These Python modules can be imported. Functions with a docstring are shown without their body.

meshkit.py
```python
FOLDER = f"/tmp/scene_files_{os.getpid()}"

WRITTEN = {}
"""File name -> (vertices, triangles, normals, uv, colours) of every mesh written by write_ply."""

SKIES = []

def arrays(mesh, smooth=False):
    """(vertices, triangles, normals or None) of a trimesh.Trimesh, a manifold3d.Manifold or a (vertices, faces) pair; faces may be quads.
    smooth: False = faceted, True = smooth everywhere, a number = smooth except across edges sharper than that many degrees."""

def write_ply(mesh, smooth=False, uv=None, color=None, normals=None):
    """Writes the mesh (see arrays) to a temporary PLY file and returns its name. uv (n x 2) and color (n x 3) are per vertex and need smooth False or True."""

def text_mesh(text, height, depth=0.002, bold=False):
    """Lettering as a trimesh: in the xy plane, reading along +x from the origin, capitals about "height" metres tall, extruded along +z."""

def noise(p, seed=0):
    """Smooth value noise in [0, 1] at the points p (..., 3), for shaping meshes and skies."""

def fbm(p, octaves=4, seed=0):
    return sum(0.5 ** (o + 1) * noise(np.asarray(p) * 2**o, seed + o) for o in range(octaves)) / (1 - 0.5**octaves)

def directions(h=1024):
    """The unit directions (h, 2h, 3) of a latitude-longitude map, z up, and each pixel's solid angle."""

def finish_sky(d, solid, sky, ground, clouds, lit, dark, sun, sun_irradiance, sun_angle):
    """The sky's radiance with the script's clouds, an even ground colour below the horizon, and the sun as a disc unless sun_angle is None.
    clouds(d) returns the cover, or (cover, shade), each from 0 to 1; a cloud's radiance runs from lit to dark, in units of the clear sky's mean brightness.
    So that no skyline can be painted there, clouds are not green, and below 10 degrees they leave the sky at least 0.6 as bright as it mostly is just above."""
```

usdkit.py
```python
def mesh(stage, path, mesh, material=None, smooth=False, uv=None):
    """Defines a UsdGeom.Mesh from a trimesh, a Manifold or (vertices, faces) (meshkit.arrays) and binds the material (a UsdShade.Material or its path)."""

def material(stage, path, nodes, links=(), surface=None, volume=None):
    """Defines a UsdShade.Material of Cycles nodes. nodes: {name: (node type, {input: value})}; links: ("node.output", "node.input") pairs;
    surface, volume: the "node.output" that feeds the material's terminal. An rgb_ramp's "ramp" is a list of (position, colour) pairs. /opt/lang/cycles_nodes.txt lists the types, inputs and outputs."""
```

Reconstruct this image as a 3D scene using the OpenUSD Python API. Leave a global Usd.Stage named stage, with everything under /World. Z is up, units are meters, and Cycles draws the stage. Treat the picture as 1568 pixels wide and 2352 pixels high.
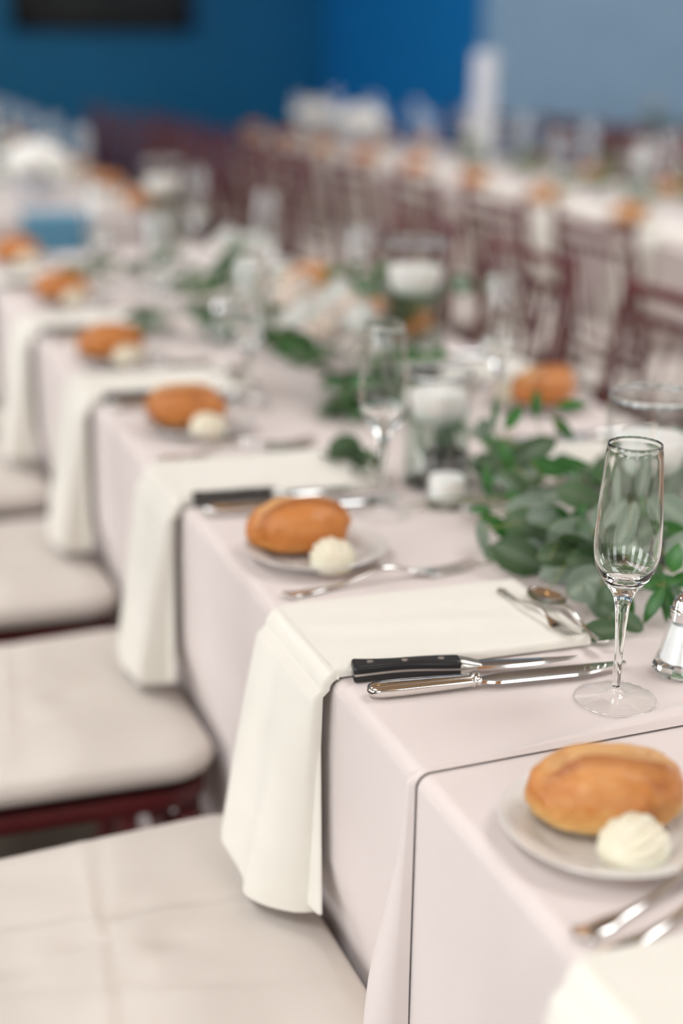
import math, re, numpy as np, trimesh, usdkit, meshkit
from pxr import Usd, UsdGeom, UsdLux, UsdShade, Gf, Sdf, Vt
from shapely.geometry import Polygon
PI = math.pi
stage = Usd.Stage.CreateInMemory()
UsdGeom.SetStageUpAxis(stage, 'Z'); UsdGeom.SetStageMetersPerUnit(stage, 1.0)
UsdGeom.Xform.Define(stage, '/World'); UsdGeom.Scope.Define(stage, '/World/Looks')

# ------------------------------------------------------------------ camera
EXPOSURE = 0.09
cam = UsdGeom.Camera.Define(stage, '/World/Camera')
_R = np.array([0.93255344, -0.36084683, 0.01156108]); _F = np.array([0.34497908, 0.8811889, -0.32325774]); _U = np.array([0.10645903, 0.30544345, 0.94624034])
_C = np.array([-0.412, 0.0, 1.30])
_m = np.eye(4); _m[0, :3], _m[1, :3], _m[2, :3], _m[3, :3] = _R, _U, -_F, _C
cam.AddTransformOp().Set(Gf.Matrix4d(*_m.ravel().tolist()))
cam.CreateFocalLengthAttr(50.0); cam.CreateHorizontalApertureAttr(1568 / 3267 * 50.0); cam.CreateVerticalApertureAttr(2352 / 3267 * 50.0)
cam.CreateFStopAttr(1.54); cam.CreateFocusDistanceAttr(1.205); cam.CreateExposureAttr(EXPOSURE); cam.CreateClippingRangeAttr(Gf.Vec2f(0.05, 100.0))

# ------------------------------------------------------------------ light: daylight through windows and skylights
def rect_light(name, loc, rot, w, h, radiance, color):
    l = UsdLux.RectLight.Define(stage, '/World/' + name); l.AddTranslateOp().Set(Gf.Vec3d(*loc)); l.AddRotateXYZOp().Set(Gf.Vec3f(*rot))
    l.CreateWidthAttr(w); l.CreateHeightAttr(h); l.CreateIntensityAttr(radiance); l.CreateColorAttr(Gf.Vec3f(*color)); return l
WX, WIN_Y, WIN_W, WIN_Z, WIN_H = -4.0, [-1.8, 0.7, 3.2, 5.7, 8.2], 1.3, 1.75, 2.2     # left-hand windows
RIGHT_Y, NEAR_X = [-1.8, 1.4, 4.6], [-1.8, 1.4, 4.6]                                    # windows of the right-hand and near walls
SKYLIGHTS = [(-1.6, -0.4), (-1.6, 3.4), (-1.6, 7.2), (2.0, 1.2), (2.0, 4.6)]; SKY_W, SKY_H = 1.3, 2.2
CEIL = 3.3
for i, y in enumerate(WIN_Y):
    rect_light('window_daylight_%03d' % i, (WX - 0.22, y, WIN_Z), (0, -90, 0), WIN_H, WIN_W, 7.4, (0.97, 0.985, 1.0))
for i, y in enumerate(RIGHT_Y): rect_light('right_daylight_%03d' % i, (8.5 + 0.22, y, WIN_Z), (0, 90, 0), WIN_H, WIN_W, 9.5, (0.97, 0.985, 1.0))
for i, x in enumerate(NEAR_X): rect_light('near_daylight_%03d' % i, (x, -4.0 - 0.22, WIN_Z), (90, 0, 0), WIN_W, WIN_H, 4.0, (0.97, 0.985, 1.0))
for i, (x, y) in enumerate(SKYLIGHTS):
    rect_light('skylight_daylight_%03d' % i, (x, y, CEIL + 0.30), (0, 0, 0), SKY_W, SKY_H, 10.0, (0.97, 0.985, 1.0))
dome = UsdLux.DomeLight.Define(stage, '/World/sky_dome'); dome.CreateIntensityAttr(0.6); dome.CreateColorAttr(Gf.Vec3f(0.85, 0.93, 1.0))

# ------------------------------------------------------------------ scene helpers
used = {}
def numbered(path):
    n = used.get(path, -1) + 1; used[path] = n
    return path if n == 0 else '%s_%03d' % (path, n)
def keys(p, label=None, cat=None, group=None, kind=None):
    for k, v in (('label', label), ('category', cat), ('group', group), ('kind', kind)):
        if v: p.SetCustomDataByKey(k, v)
def place(x, loc, rz):
    x.AddTranslateOp().Set(Gf.Vec3d(*[float(v) for v in loc])); x.AddRotateZOp().Set(float(math.degrees(rz)))
def thing(name, label, cat, loc=(0, 0, 0), rz=0, group=None, kind=None):
    x = UsdGeom.Xform.Define(stage, numbered('/World/' + name)); place(x, loc, rz); keys(x.GetPrim(), label, cat, group, kind)
    return x.GetPrim()
def part(parent, name, mesh, mat, smooth=35, label=None, kind=None):
    m = usdkit.mesh(stage, numbered(str(parent.GetPath()) + '/' + name), mesh, M[mat], smooth=smooth); keys(m.GetPrim(), label, kind=kind)
    return m.GetPrim()
def solo(name, mesh, mat, label, cat, loc=(0, 0, 0), rz=0, group=None, kind=None, smooth=35):
    m = usdkit.mesh(stage, numbered('/World/' + name), mesh, M[mat], smooth=smooth); place(m, loc, rz); keys(m.GetPrim(), label, cat, group, kind)
    return m.GetPrim()
def struct(name, mesh, mat, smooth=False):
    m = usdkit.mesh(stage, numbered('/World/' + name), mesh, M[mat], smooth=smooth); keys(m.GetPrim(), kind='structure'); return m.GetPrim()
def copy(proto, loc, rz, label, group=None):
    was = proto.GetCustomData(); base = re.sub(r'_[0-9]{3}$', '', str(proto.GetPath()))
    if proto.IsA(UsdGeom.Mesh):
        x = UsdGeom.Mesh.Define(stage, numbered(base))
    else:
        x = UsdGeom.Xform.Define(stage, numbered(base))
    place(x, loc, rz); p = x.GetPrim(); keys(p, label, was['category'], group)
    p.GetReferences().AddInternalReference(proto.GetPath())
    if not proto.IsA(UsdGeom.Mesh): p.SetInstanceable(True)
    return p
class Kind:
    """Builds a thing the first time it is asked for, and references that one afterwards."""
    def __init__(self, build): self.build, self.proto = build, None
    def __call__(self, loc, rz, label, group=None):
        if self.proto is None: self.proto = self.build(loc, rz, label, group); return self.proto
        return copy(self.proto, loc, rz, label, group)

def in_view(x, y, z, margin=260):
    """Whether the place lies in the photograph or near it: what it shows nothing of is left out."""
    v = np.array([x, y, z]) - _C; d = v @ _F
    return d > .2 and -margin < 784 + 3267 * (v @ _R) / d < 1568 + margin and -margin < 1176 - 3267 * (v @ _U) / d < 2352 + margin
NTH = ['first', 'second', 'third', 'fourth', 'fifth', 'sixth', 'seventh', 'eighth', 'ninth', 'tenth', 'eleventh', 'twelfth']
# ------------------------------------------------------------------ mesh helpers
def grid(P, close_u=False, close_v=False):
    P = np.asarray(P, float); n, m = P.shape[:2]; f = []
    I = np.arange(n * m).reshape(n, m)
    if close_u: I = np.vstack([I, I[:1]])
    if close_v: I = np.hstack([I, I[:, :1]])
    a, b, c, d = I[:-1, :-1].ravel(), I[1:, :-1].ravel(), I[1:, 1:].ravel(), I[:-1, 1:].ravel()
    return trimesh.Trimesh(P.reshape(-1, 3), np.vstack([np.stack([a, b, c], 1), np.stack([a, c, d], 1)]), process=False)
def lathe(prof, n=48):
    prof = np.asarray(prof, float); a = np.linspace(0, 2 * PI, n, endpoint=False)
    P = np.stack([prof[:, None, 0] * np.cos(a), prof[:, None, 0] * np.sin(a), np.repeat(prof[:, 1][:, None], n, 1)], -1)
    m = grid(P, close_v=True); m.invert(); m.merge_vertices(); m.update_faces(m.nondegenerate_faces()); return fixed(m)
def fixed(m):
    if m.is_watertight and m.volume < 0: m.invert()
    return m
def tube(path, r, n=10, rx=None, up=(0, 0, 1), e=2.0, caps=True):
    """A sweep with an oval (superellipse exponent e) section: r sideways, rx along the up side."""
    path = np.asarray(path, float); k = len(path); r = np.broadcast_to(np.asarray(r, float), k); rx = r if rx is None else np.broadcast_to(np.asarray(rx, float), k)
    t = np.gradient(path, axis=0); t /= np.linalg.norm(t, axis=1)[:, None] + 1e-12
    up = np.broadcast_to(np.asarray(up, float), (k, 3)); s = np.cross(t, up); bad = np.linalg.norm(s, axis=1) < 1e-3
    s[bad] = np.cross(t[bad], [1.0, 0.2, 0]); s /= np.linalg.norm(s, axis=1)[:, None]; u = np.cross(s, t)
    a = np.linspace(0, 2 * PI, n, endpoint=False); ca, sa = np.cos(a), np.sin(a)
    ca, sa = np.sign(ca) * abs(ca) ** (2 / e), np.sign(sa) * abs(sa) ** (2 / e)
    P = path[:, None] + s[:, None] * (r[:, None] * ca)[..., None] + u[:, None] * (rx[:, None] * sa)[..., None]
    m = grid(P, close_v=True)
    if caps:
        v = np.vstack([m.vertices, path[:1], path[-1:]]); nv = k * n; f = [m.faces]
        j = np.arange(n); f.append(np.stack([j, (j + 1) % n, np.full(n, nv)], 1)); q = (k - 1) * n
        f.append(np.stack([q + (j + 1) % n, q + j, np.full(n, nv + 1)], 1)); m = trimesh.Trimesh(v, np.vstack(f), process=False)
    m.fix_normals() if len(m.faces) < 4000 else None
    return fixed(m)
def box(x0, x1, y0, y1, z0, z1):
    m = trimesh.creation.box([x1 - x0, y1 - y0, z1 - z0]); m.apply_translation([(x0 + x1) / 2, (y0 + y1) / 2, (z0 + z1) / 2]); return m
def rbox(x0, x1, y0, y1, z0, z1, b=0.004):
    import manifold3d
    c = [trimesh.creation.icosphere(1, b) for _ in range(8)]; k = 0
    for x in (x0 + b, x1 - b):
        for y in (y0 + b, y1 - b):
            for z in (z0 + b, z1 - b): c[k].apply_translation([x, y, z]); k += 1
    return trimesh.util.concatenate(c).convex_hull
def cat_(*ms): return trimesh.util.concatenate([m for m in ms])
def moved(m, loc=(0, 0, 0), rz=0):
    m = m.copy()
    if rz: m.apply_transform(trimesh.transformations.rotation_matrix(rz, [0, 0, 1]))
    m.apply_translation(loc); return m
def slab(top, thick):
    """Closes a grid of points into a cloth of that thickness (offset against its normals)."""
    P = np.asarray(top, float); n, m = P.shape[:2]
    du, dv = np.gradient(P, axis=0), np.gradient(P, axis=1); N = np.cross(du, dv); N /= np.linalg.norm(N, axis=-1, keepdims=True) + 1e-12
    th = np.broadcast_to(np.asarray(thick, float), (n, m))[..., None]
    Q = P - N * th; a, b = grid(P), grid(Q); b.invert(); nv = n * m; I = np.arange(nv).reshape(n, m)
    rim = np.concatenate([I[0, :], I[1:, -1], I[-1, -2::-1], I[-2:0:-1, 0]]); r2 = np.roll(rim, -1)
    side = np.vstack([np.stack([rim, rim + nv, r2 + nv], 1), np.stack([rim, r2 + nv, r2], 1)])
    t = trimesh.Trimesh(np.vstack([a.vertices, b.vertices]), np.vstack([a.faces, b.faces + nv, side]), process=False); t.fix_normals() if n * m < 1500 else None
    return t
def sm(a, b, x): t = np.clip((np.asarray(x, float) - a) / (b - a), 0, 1); return t * t * (3 - 2 * t)

# ------------------------------------------------------------------ materials
M = {}
def mat(name, nodes, links, surface='p.BSDF'): M[name] = usdkit.material(stage, '/World/Looks/' + name, nodes, links, surface=surface)
def plain(name, color, rough=0.5, metallic=0.0, **kw): mat(name, {'p': ('principled_bsdf', {'base_color': color, 'roughness': rough, 'metallic': metallic, **kw})}, [])
def mottled(name, c1, c2, scale, rough=0.5, bump=0.0, bscale=None, **kw):
    n = {'g': ('texture_coordinate', {}), 'n': ('noise_texture', {'scale': scale, 'detail': 4.0}), 'r': ('rgb_ramp', {'ramp': [(0.3, c1), (0.7, c2)]}), 'p': ('principled_bsdf', {'roughness': rough, **kw})}
    l = [('g.object', 'n.vector'), ('n.fac', 'r.fac'), ('r.color', 'p.base_color')]
    if bump:
        n['nb'] = ('noise_texture', {'scale': bscale or scale * 4, 'detail': 3.0}); n['b'] = ('bump', {'strength': bump, 'distance': 0.001})
        l += [('g.object', 'nb.vector'), ('nb.fac', 'b.height'), ('b.normal', 'p.normal')]
    mat(name, n, l)
def woven(name, c, rough=0.85, sheen=0.25, strength=0.05, scale=9000.0):
    n = {'g': ('texture_coordinate', {}), 'wx': ('wave_texture', {'bands_direction': 'x', 'scale': scale / 20}), 'wy': ('wave_texture', {'bands_direction': 'y', 'scale': scale / 20}), 'wz': ('wave_texture', {'bands_direction': 'z', 'scale': scale / 20}),
         'a': ('math', {'math_type': 'add'}), 'a2': ('math', {'math_type': 'add'}), 'b': ('bump', {'strength': strength, 'distance': 0.0004}),
         'p': ('principled_bsdf', {'base_color': c, 'roughness': rough, 'sheen_weight': sheen, 'sheen_roughness': 0.5, 'specular_ior_level': 0.25})}
    mat(name, n, [('g.object', 'wx.vector'), ('g.object', 'wy.vector'), ('g.object', 'wz.vector'), ('wx.fac', 'a.value1'), ('wy.fac', 'a.value2'), ('a.value', 'a2.value1'), ('wz.fac', 'a2.value2'), ('a2.value', 'b.height'), ('b.normal', 'p.normal')])
woven('blush_linen', (0.685, 0.60, 0.568)); woven('ivory_napkin', (0.76, 0.725, 0.645), strength=0.06); woven('cushion_fabric', (0.66, 0.60, 0.54), strength=0.08, sheen=0.15)
woven('blue_runner_cloth', (0.10, 0.26, 0.38))
mottled('mahogany', (0.080, 0.011, 0.013), (0.135, 0.020, 0.022), 14.0, 0.28)
plain('polished_steel', (0.80, 0.78, 0.75), 0.11, 1.0); plain('brushed_steel', (0.62, 0.60, 0.56), 0.28, 1.0); plain('chrome', (0.8, 0.8, 0.8), 0.05, 1.0)
plain('black_handle', (0.012, 0.012, 0.013), 0.35); plain('china', (0.69, 0.655, 0.62), 0.12)
plain('wax', (0.86, 0.85, 0.82), 0.5, subsurface_weight=0.3, subsurface_scale=0.004); plain('wick', (0.75, 0.70, 0.60), 0.9)
mottled('salt', (0.86, 0.86, 0.86), (0.92, 0.92, 0.92), 900.0, 0.8, 0.4, 1500.0)
mat('glass', {'g': ('glass_bsdf', {'color': (0.99, 0.995, 0.99), 'roughness': 0.0, 'IOR': 1.5})}, [], surface='g.BSDF')
mat('thin_glass', {'t': ('transparent_bsdf', {'color': (0.985, 0.99, 0.985)}), 'g': ('glossy_bsdf', {'roughness': 0.0, 'color': (0.98, 0.98, 0.98)}), 'f': ('layer_weight', {'blend': 0.5}), 'pw': ('math', {'math_type': 'power', 'value2': 4.5}), 'ma': ('math', {'math_type': 'multiply_add', 'value2': 0.85, 'value3': 0.05}), 'm': ('mix_closure', {})}, [('f.facing', 'pw.value1'), ('pw.value', 'ma.value1'), ('ma.value', 'm.fac'), ('t.BSDF', 'm.closure1'), ('g.BSDF', 'm.closure2')], surface='m.closure')
mat('far_glass', {'t': ('transparent_bsdf', {'color': (0.985, 0.99, 0.985)}), 'g': ('glossy_bsdf', {'roughness': 0.0, 'color': (0.98, 0.98, 0.98)}), 'f': ('layer_weight', {'blend': 0.5}), 'pw': ('math', {'math_type': 'power', 'value2': 3.0}), 'ma': ('math', {'math_type': 'multiply_add', 'value2': 0.85, 'value3': 0.10}), 'm': ('mix_closure', {})}, [('f.facing', 'pw.value1'), ('pw.value', 'ma.value1'), ('ma.value', 'm.fac'), ('t.BSDF', 'm.closure1'), ('g.BSDF', 'm.closure2')], surface='m.closure')
mat('water', {'t': ('transparent_bsdf', {'color': (0.90, 0.965, 0.93)}), 'g': ('glossy_bsdf', {'roughness': 0.0, 'color': (0.98, 0.98, 0.98)}), 'f': ('layer_weight', {'blend': 0.5}), 'pw': ('math', {'math_type': 'power', 'value2': 3.0}), 'ma': ('math', {'math_type': 'multiply_add', 'value2': 0.5, 'value3': 0.02}), 'm': ('mix_closure', {})}, [('f.facing', 'pw.value1'), ('pw.value', 'ma.value1'), ('ma.value', 'm.fac'), ('t.BSDF', 'm.closure1'), ('g.BSDF', 'm.closure2')], surface='m.closure')
mat('window_pane', {'t': ('transparent_bsdf', {}), 'g': ('glossy_bsdf', {'roughness': 0.0, 'color': (0.9, 0.9, 0.9)}), 'f': ('fresnel', {'IOR': 1.45}), 'm': ('mix_closure', {})}, [('f.fac', 'm.fac'), ('t.BSDF', 'm.closure1'), ('g.BSDF', 'm.closure2')], surface='m.closure')
mottled('butter', (0.69, 0.635, 0.47), (0.74, 0.69, 0.56), 60.0, 0.45, subsurface_weight=0.25, subsurface_scale=0.004)
def crust(name, top, mid, low, at=(.28, .62)):
    n = {'g': ('texture_coordinate', {}), 's': ('separate_xyz', {}), 'n': ('noise_texture', {'scale': 34.0, 'detail': 5.0}), 'mr': ('map_range', {'from_min': 0.009, 'from_max': 0.060}), 'ma': ('math', {'math_type': 'multiply_add', 'value2': 0.9, 'value3': -0.45}), 'ad': ('math', {'math_type': 'add'}),
         'r': ('rgb_ramp', {'ramp': [(0.0, low), (at[0], mid), (at[1], top), (1.0, tuple(0.8 * t + 0.2 * m for t, m in zip(top, mid)))]}), 'a': ('attribute', {'attribute': 'pale'}), 'mx': ('mix', {'color2': (0.62, 0.36, 0.15)}), 'ad2': ('attribute', {'attribute': 'dark'}), 'md': ('mix', {'color2': (0.30, 0.085, 0.018)}), 'n2': ('noise_texture', {'scale': 150.0, 'detail': 6.0}), 'b': ('bump', {'strength': 0.35, 'distance': 0.0012}), 'p': ('principled_bsdf', {'roughness': 0.42, 'specular_ior_level': 0.4})}
    mat(name, n, [('g.object', 's.vector'), ('g.object', 'n.vector'), ('g.object', 'n2.vector'), ('s.z', 'mr.value'), ('n.fac', 'ma.value1'), ('mr.result', 'ad.value1'), ('ma.value', 'ad.value2'), ('ad.value', 'r.fac'), ('r.color', 'mx.color1'), ('a.fac', 'mx.fac'), ('mx.color', 'md.color1'), ('ad2.fac', 'md.fac'), ('md.color', 'p.base_color'), ('n2.fac', 'b.height'), ('b.normal', 'p.normal')])
crust('crust_golden', (0.58, 0.26, 0.085), (0.47, 0.165, 0.035), (0.66, 0.42, 0.15), (.50, .85)); crust('crust_deep', (0.54, 0.20, 0.05), (0.50, 0.165, 0.032), (0.52, 0.22, 0.05))
def leaf(name, c, vein, rough, trans):
    n = {'o': ('attribute', {'attribute': 'tone'}), 'v': ('attribute', {'attribute': 'vein'}), 'm1': ('mix', {'color1': tuple(0.75 * x for x in c), 'color2': tuple(1.2 * x for x in c)}), 'm2': ('mix', {'color2': vein}),
         'p': ('principled_bsdf', {'roughness': rough, 'specular_ior_level': 0.5}), 't': ('translucent_bsdf', {'color': trans}), 'x': ('mix_closure', {'fac': 0.15})}
    mat(name, n, [('o.fac', 'm1.fac'), ('m1.color', 'm2.color1'), ('v.fac', 'm2.fac'), ('m2.color', 'p.base_color'), ('p.BSDF', 'x.closure1'), ('t.BSDF', 'x.closure2')], surface='x.closure')
leaf('eucalyptus_leaf', (0.205, 0.26, 0.195), (0.33, 0.39, 0.30), 0.48, (0.16, 0.25, 0.13)); leaf('eucalyptus_dark_leaf', (0.066, 0.125, 0.052), (0.13, 0.18, 0.11), 0.40, (0.06, 0.14, 0.03)); leaf('ruscus_leaf', (0.028, 0.125, 0.020), (0.06, 0.19, 0.04), 0.36, (0.03, 0.17, 0.015))
plain('green_stem', (0.20, 0.22, 0.07), 0.55)
plain('blush_petal', (0.86, 0.74, 0.66), 0.55, subsurface_weight=0.2, subsurface_scale=0.003); plain('white_petal', (0.87, 0.84, 0.80), 0.55, subsurface_weight=0.2, subsurface_scale=0.003); plain('peach_petal', (0.85, 0.48, 0.28), 0.55)
plain('white_ceramic', (0.58, 0.59, 0.63), 0.3); plain('frame_black', (0.006, 0.006, 0.006), 0.6); mottled('dark_canvas', (0.008, 0.010, 0.009), (0.035, 0.040, 0.038), 3.0, 0.6)
def paint(name, c): mottled(name, tuple(0.96 * x for x in c), tuple(1.04 * x for x in c), 5.0, 0.55, 0.05, 120.0)
paint('teal_blue_paint', (0.001, 0.185, 0.40)); paint('royal_blue_paint', (0.001, 0.215, 0.60)); paint('pale_blue_paint', (0.34, 0.55, 0.78)); paint('cream_paint', (0.78, 0.76, 0.72)); paint('white_ceiling', (0.82, 0.80, 0.77)); paint('white_trim', (0.75, 0.73, 0.70))
mottled('carpet', (0.075, 0.056, 0.040), (0.11, 0.085, 0.062), 90.0, 0.95, 0.6, 400.0)
mat('ceiling_boards', {'g': ('texture_coordinate', {}), 'mp': ('mapping', {'scale': (1.0, 12.0, 1.0)}), 'n': ('noise_texture', {'scale': 1.5, 'detail': 4.0}), 'r': ('rgb_ramp', {'ramp': [(0.3, (0.42, 0.25, 0.13)), (0.7, (0.60, 0.39, 0.22))]}), 'p': ('principled_bsdf', {'roughness': 0.5})}, [('g.object', 'mp.vector'), ('mp.vector', 'n.vector'), ('n.fac', 'r.fac'), ('r.color', 'p.base_color')])
mat('lamp_glow', {'e': ('emission', {'color': (1.0, 0.55, 0.2), 'strength': 14.0})}, [], surface='e.emission'); plain('lamp_metal', (0.12, 0.09, 0.06), 0.4, 1.0)

# ------------------------------------------------------------------ room shell
X0, X1, Y0, YA, XB, YC = WX, 8.5, -4.0, 10.4, 3.5, 7.64
struct('floor', box(X0, X1, Y0, YA, -0.05, 0.0), 'carpet')
struct('wall_back', box(X0, XB + 0.2, YA, YA + 0.2, 0, CEIL), 'teal_blue_paint')
struct('wall_recess', box(XB, XB + 0.2, YC + 0.2, YA, 0, CEIL), 'royal_blue_paint')
struct('wall_front', box(XB, X1, YC, YC + 0.2, 0, CEIL), 'pale_blue_paint')
def wall_with_holes(u0, u1, v0, v1, holes, make):
    """make(u0,u1,v0,v1) boxes that leave the holes (u, v rectangles) open."""
    us = sorted({u0, u1, *[h[0] for h in holes], *[h[1] for h in holes]}); vs = sorted({v0, v1, *[h[2] for h in holes], *[h[3] for h in holes]}); out = []
    for a, b in zip(us[:-1], us[1:]):
        for c, d in zip(vs[:-1], vs[1:]):
            if not any(h[0] <= (a + b) / 2 <= h[1] and h[2] <= (c + d) / 2 <= h[3] for h in holes): out.append(make(a, b, c, d))
    return cat_(*out)
wh = [(y - WIN_W / 2, y + WIN_W / 2, WIN_Z - WIN_H / 2, WIN_Z + WIN_H / 2) for y in WIN_Y]
struct('wall_left', wall_with_holes(Y0, YA, 0, CEIL, wh, lambda a, b, c, d: box(X0 - 0.2, X0, a, b, c, d)), 'cream_paint')
rh = [(y - WIN_W / 2, y + WIN_W / 2, WIN_Z - WIN_H / 2, WIN_Z + WIN_H / 2) for y in RIGHT_Y]; nh = [(x - WIN_W / 2, x + WIN_W / 2, WIN_Z - WIN_H / 2, WIN_Z + WIN_H / 2) for x in NEAR_X]
struct('wall_right', wall_with_holes(Y0, YC + .2, 0, CEIL, rh, lambda a, b, c, d: box(X1, X1 + .2, a, b, c, d)), 'cream_paint')
struct('wall_near', wall_with_holes(X0, X1, 0, CEIL, nh, lambda a, b, c, d: box(a, b, Y0 - .2, Y0, c, d)), 'cream_paint')
sh = [(x - SKY_W / 2, x + SKY_W / 2, y - SKY_H / 2, y + SKY_H / 2) for x, y in SKYLIGHTS]
struct('ceiling', wall_with_holes(X0, X1, Y0, YA, sh, lambda a, b, c, d: box(a, b, c, d, CEIL, CEIL + 0.2)), 'ceiling_boards')
for k, yb in enumerate((-2.6, 1.5, 5.3, 9.0)): struct('trim_%d' % (k + 1), rbox(X0, X1, yb - .11, yb + .11, CEIL - .26, CEIL - .001, .01), 'white_trim')
nw = 0
def window(a0, a1, b0, b1, flat):
    """A window's frame and four panes; flat(a, b, c, d, n, f) makes a box spanning a..b, c..d and from depth n to f."""
    global nw; nw += 1
    t = thing('window_%d' % nw, None, None, kind='structure'); w = 0.05
    part(t, 'window_frame', cat_(flat(a0, a1, b0, b0 + w, 0, .08), flat(a0, a1, b1 - w, b1, 0, .08), flat(a0, a0 + w, b0, b1, 0, .08), flat(a1 - w, a1, b0, b1, 0, .08)), 'white_trim', False)
    am, bm = (a0 + a1) / 2, (b0 + b1) / 2
    part(t, 'glazing_bar', flat(am - .015, am + .015, b0, b1, .02, .06), 'white_trim', False); part(t, 'glazing_bar', flat(a0, a1, bm - .015, bm + .015, .02, .06), 'white_trim', False)
    for a, b in ((a0 + w, am - .015), (am + .015, a1 - w)):
        for c, d in ((b0 + w, bm - .015), (bm + .015, b1 - w)): part(t, 'pane', flat(a, b, c, d, .038, .042), 'window_pane', False)
for h in wh: window(h[0], h[1], h[2], h[3], lambda a, b, c, d, n, f: box(X0 - 0.06 - f, X0 - 0.06 - n, a, b, c, d))
for h in rh: window(h[0], h[1], h[2], h[3], lambda a, b, c, d, n, f: box(X1 + 0.06 + n, X1 + 0.06 + f, a, b, c, d))
for h in nh: window(h[0], h[1], h[2], h[3], lambda a, b, c, d, n, f: box(a, b, Y0 - 0.06 - f, Y0 - 0.06 - n, c, d))
for h in sh: window(h[0], h[1], h[2], h[3], lambda a, b, c, d, n, f: box(a, b, c, d, CEIL + .06 + n, CEIL + .06 + f))
struct('baseboard_back', box(X0, XB, YA - 0.02, YA, 0, .14), 'white_trim'); struct('baseboard_recess', box(XB - 0.02, XB, YC + .2, YA, 0, .14), 'white_trim'); struct('baseboard_front', box(XB, X1, YC - 0.02, YC, 0, .14), 'white_trim')
pf = thing('framed_picture', 'dark framed picture hanging on the teal wall, cut off by the top of the photo', 'picture', (1.82, YA - 0.03, 1.88))
part(pf, 'canvas', box(-.55, .55, -.01, .02, -.55, .55), 'dark_canvas', False)
part(pf, 'frame', cat_(rbox(-.63, .63, -.03, .028, -.64, -.54), rbox(-.63, .63, -.03, .028, .54, .64), rbox(-.63, -.53, -.03, .028, -.64, .64), rbox(.53, .63, -.03, .028, -.64, .64)), 'frame_black', False)
for k, (x, y) in enumerate(((0.4, -1.6), (0.4, 2.4), (3.8, 2.9))):
    t = thing('pendant_lamp', 'small warm pendant lamp, %s along the wooden ceiling' % NTH[k], 'lamp', (x, y, 2.55), 0, 'pendant lamps under the ceiling')
    part(t, 'shade', lathe([(.03, .10), (.10, .0), (.105, 0), (.035, .11), (.03, .10)], 24), 'lamp_metal'); part(t, 'bulb', trimesh.creation.icosphere(2, .035), 'lamp_glow', True)
    part(t, 'cord', tube([(0, 0, .1), (0, 0, CEIL - 2.55)], .004, 6), 'frame_black')

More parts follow.
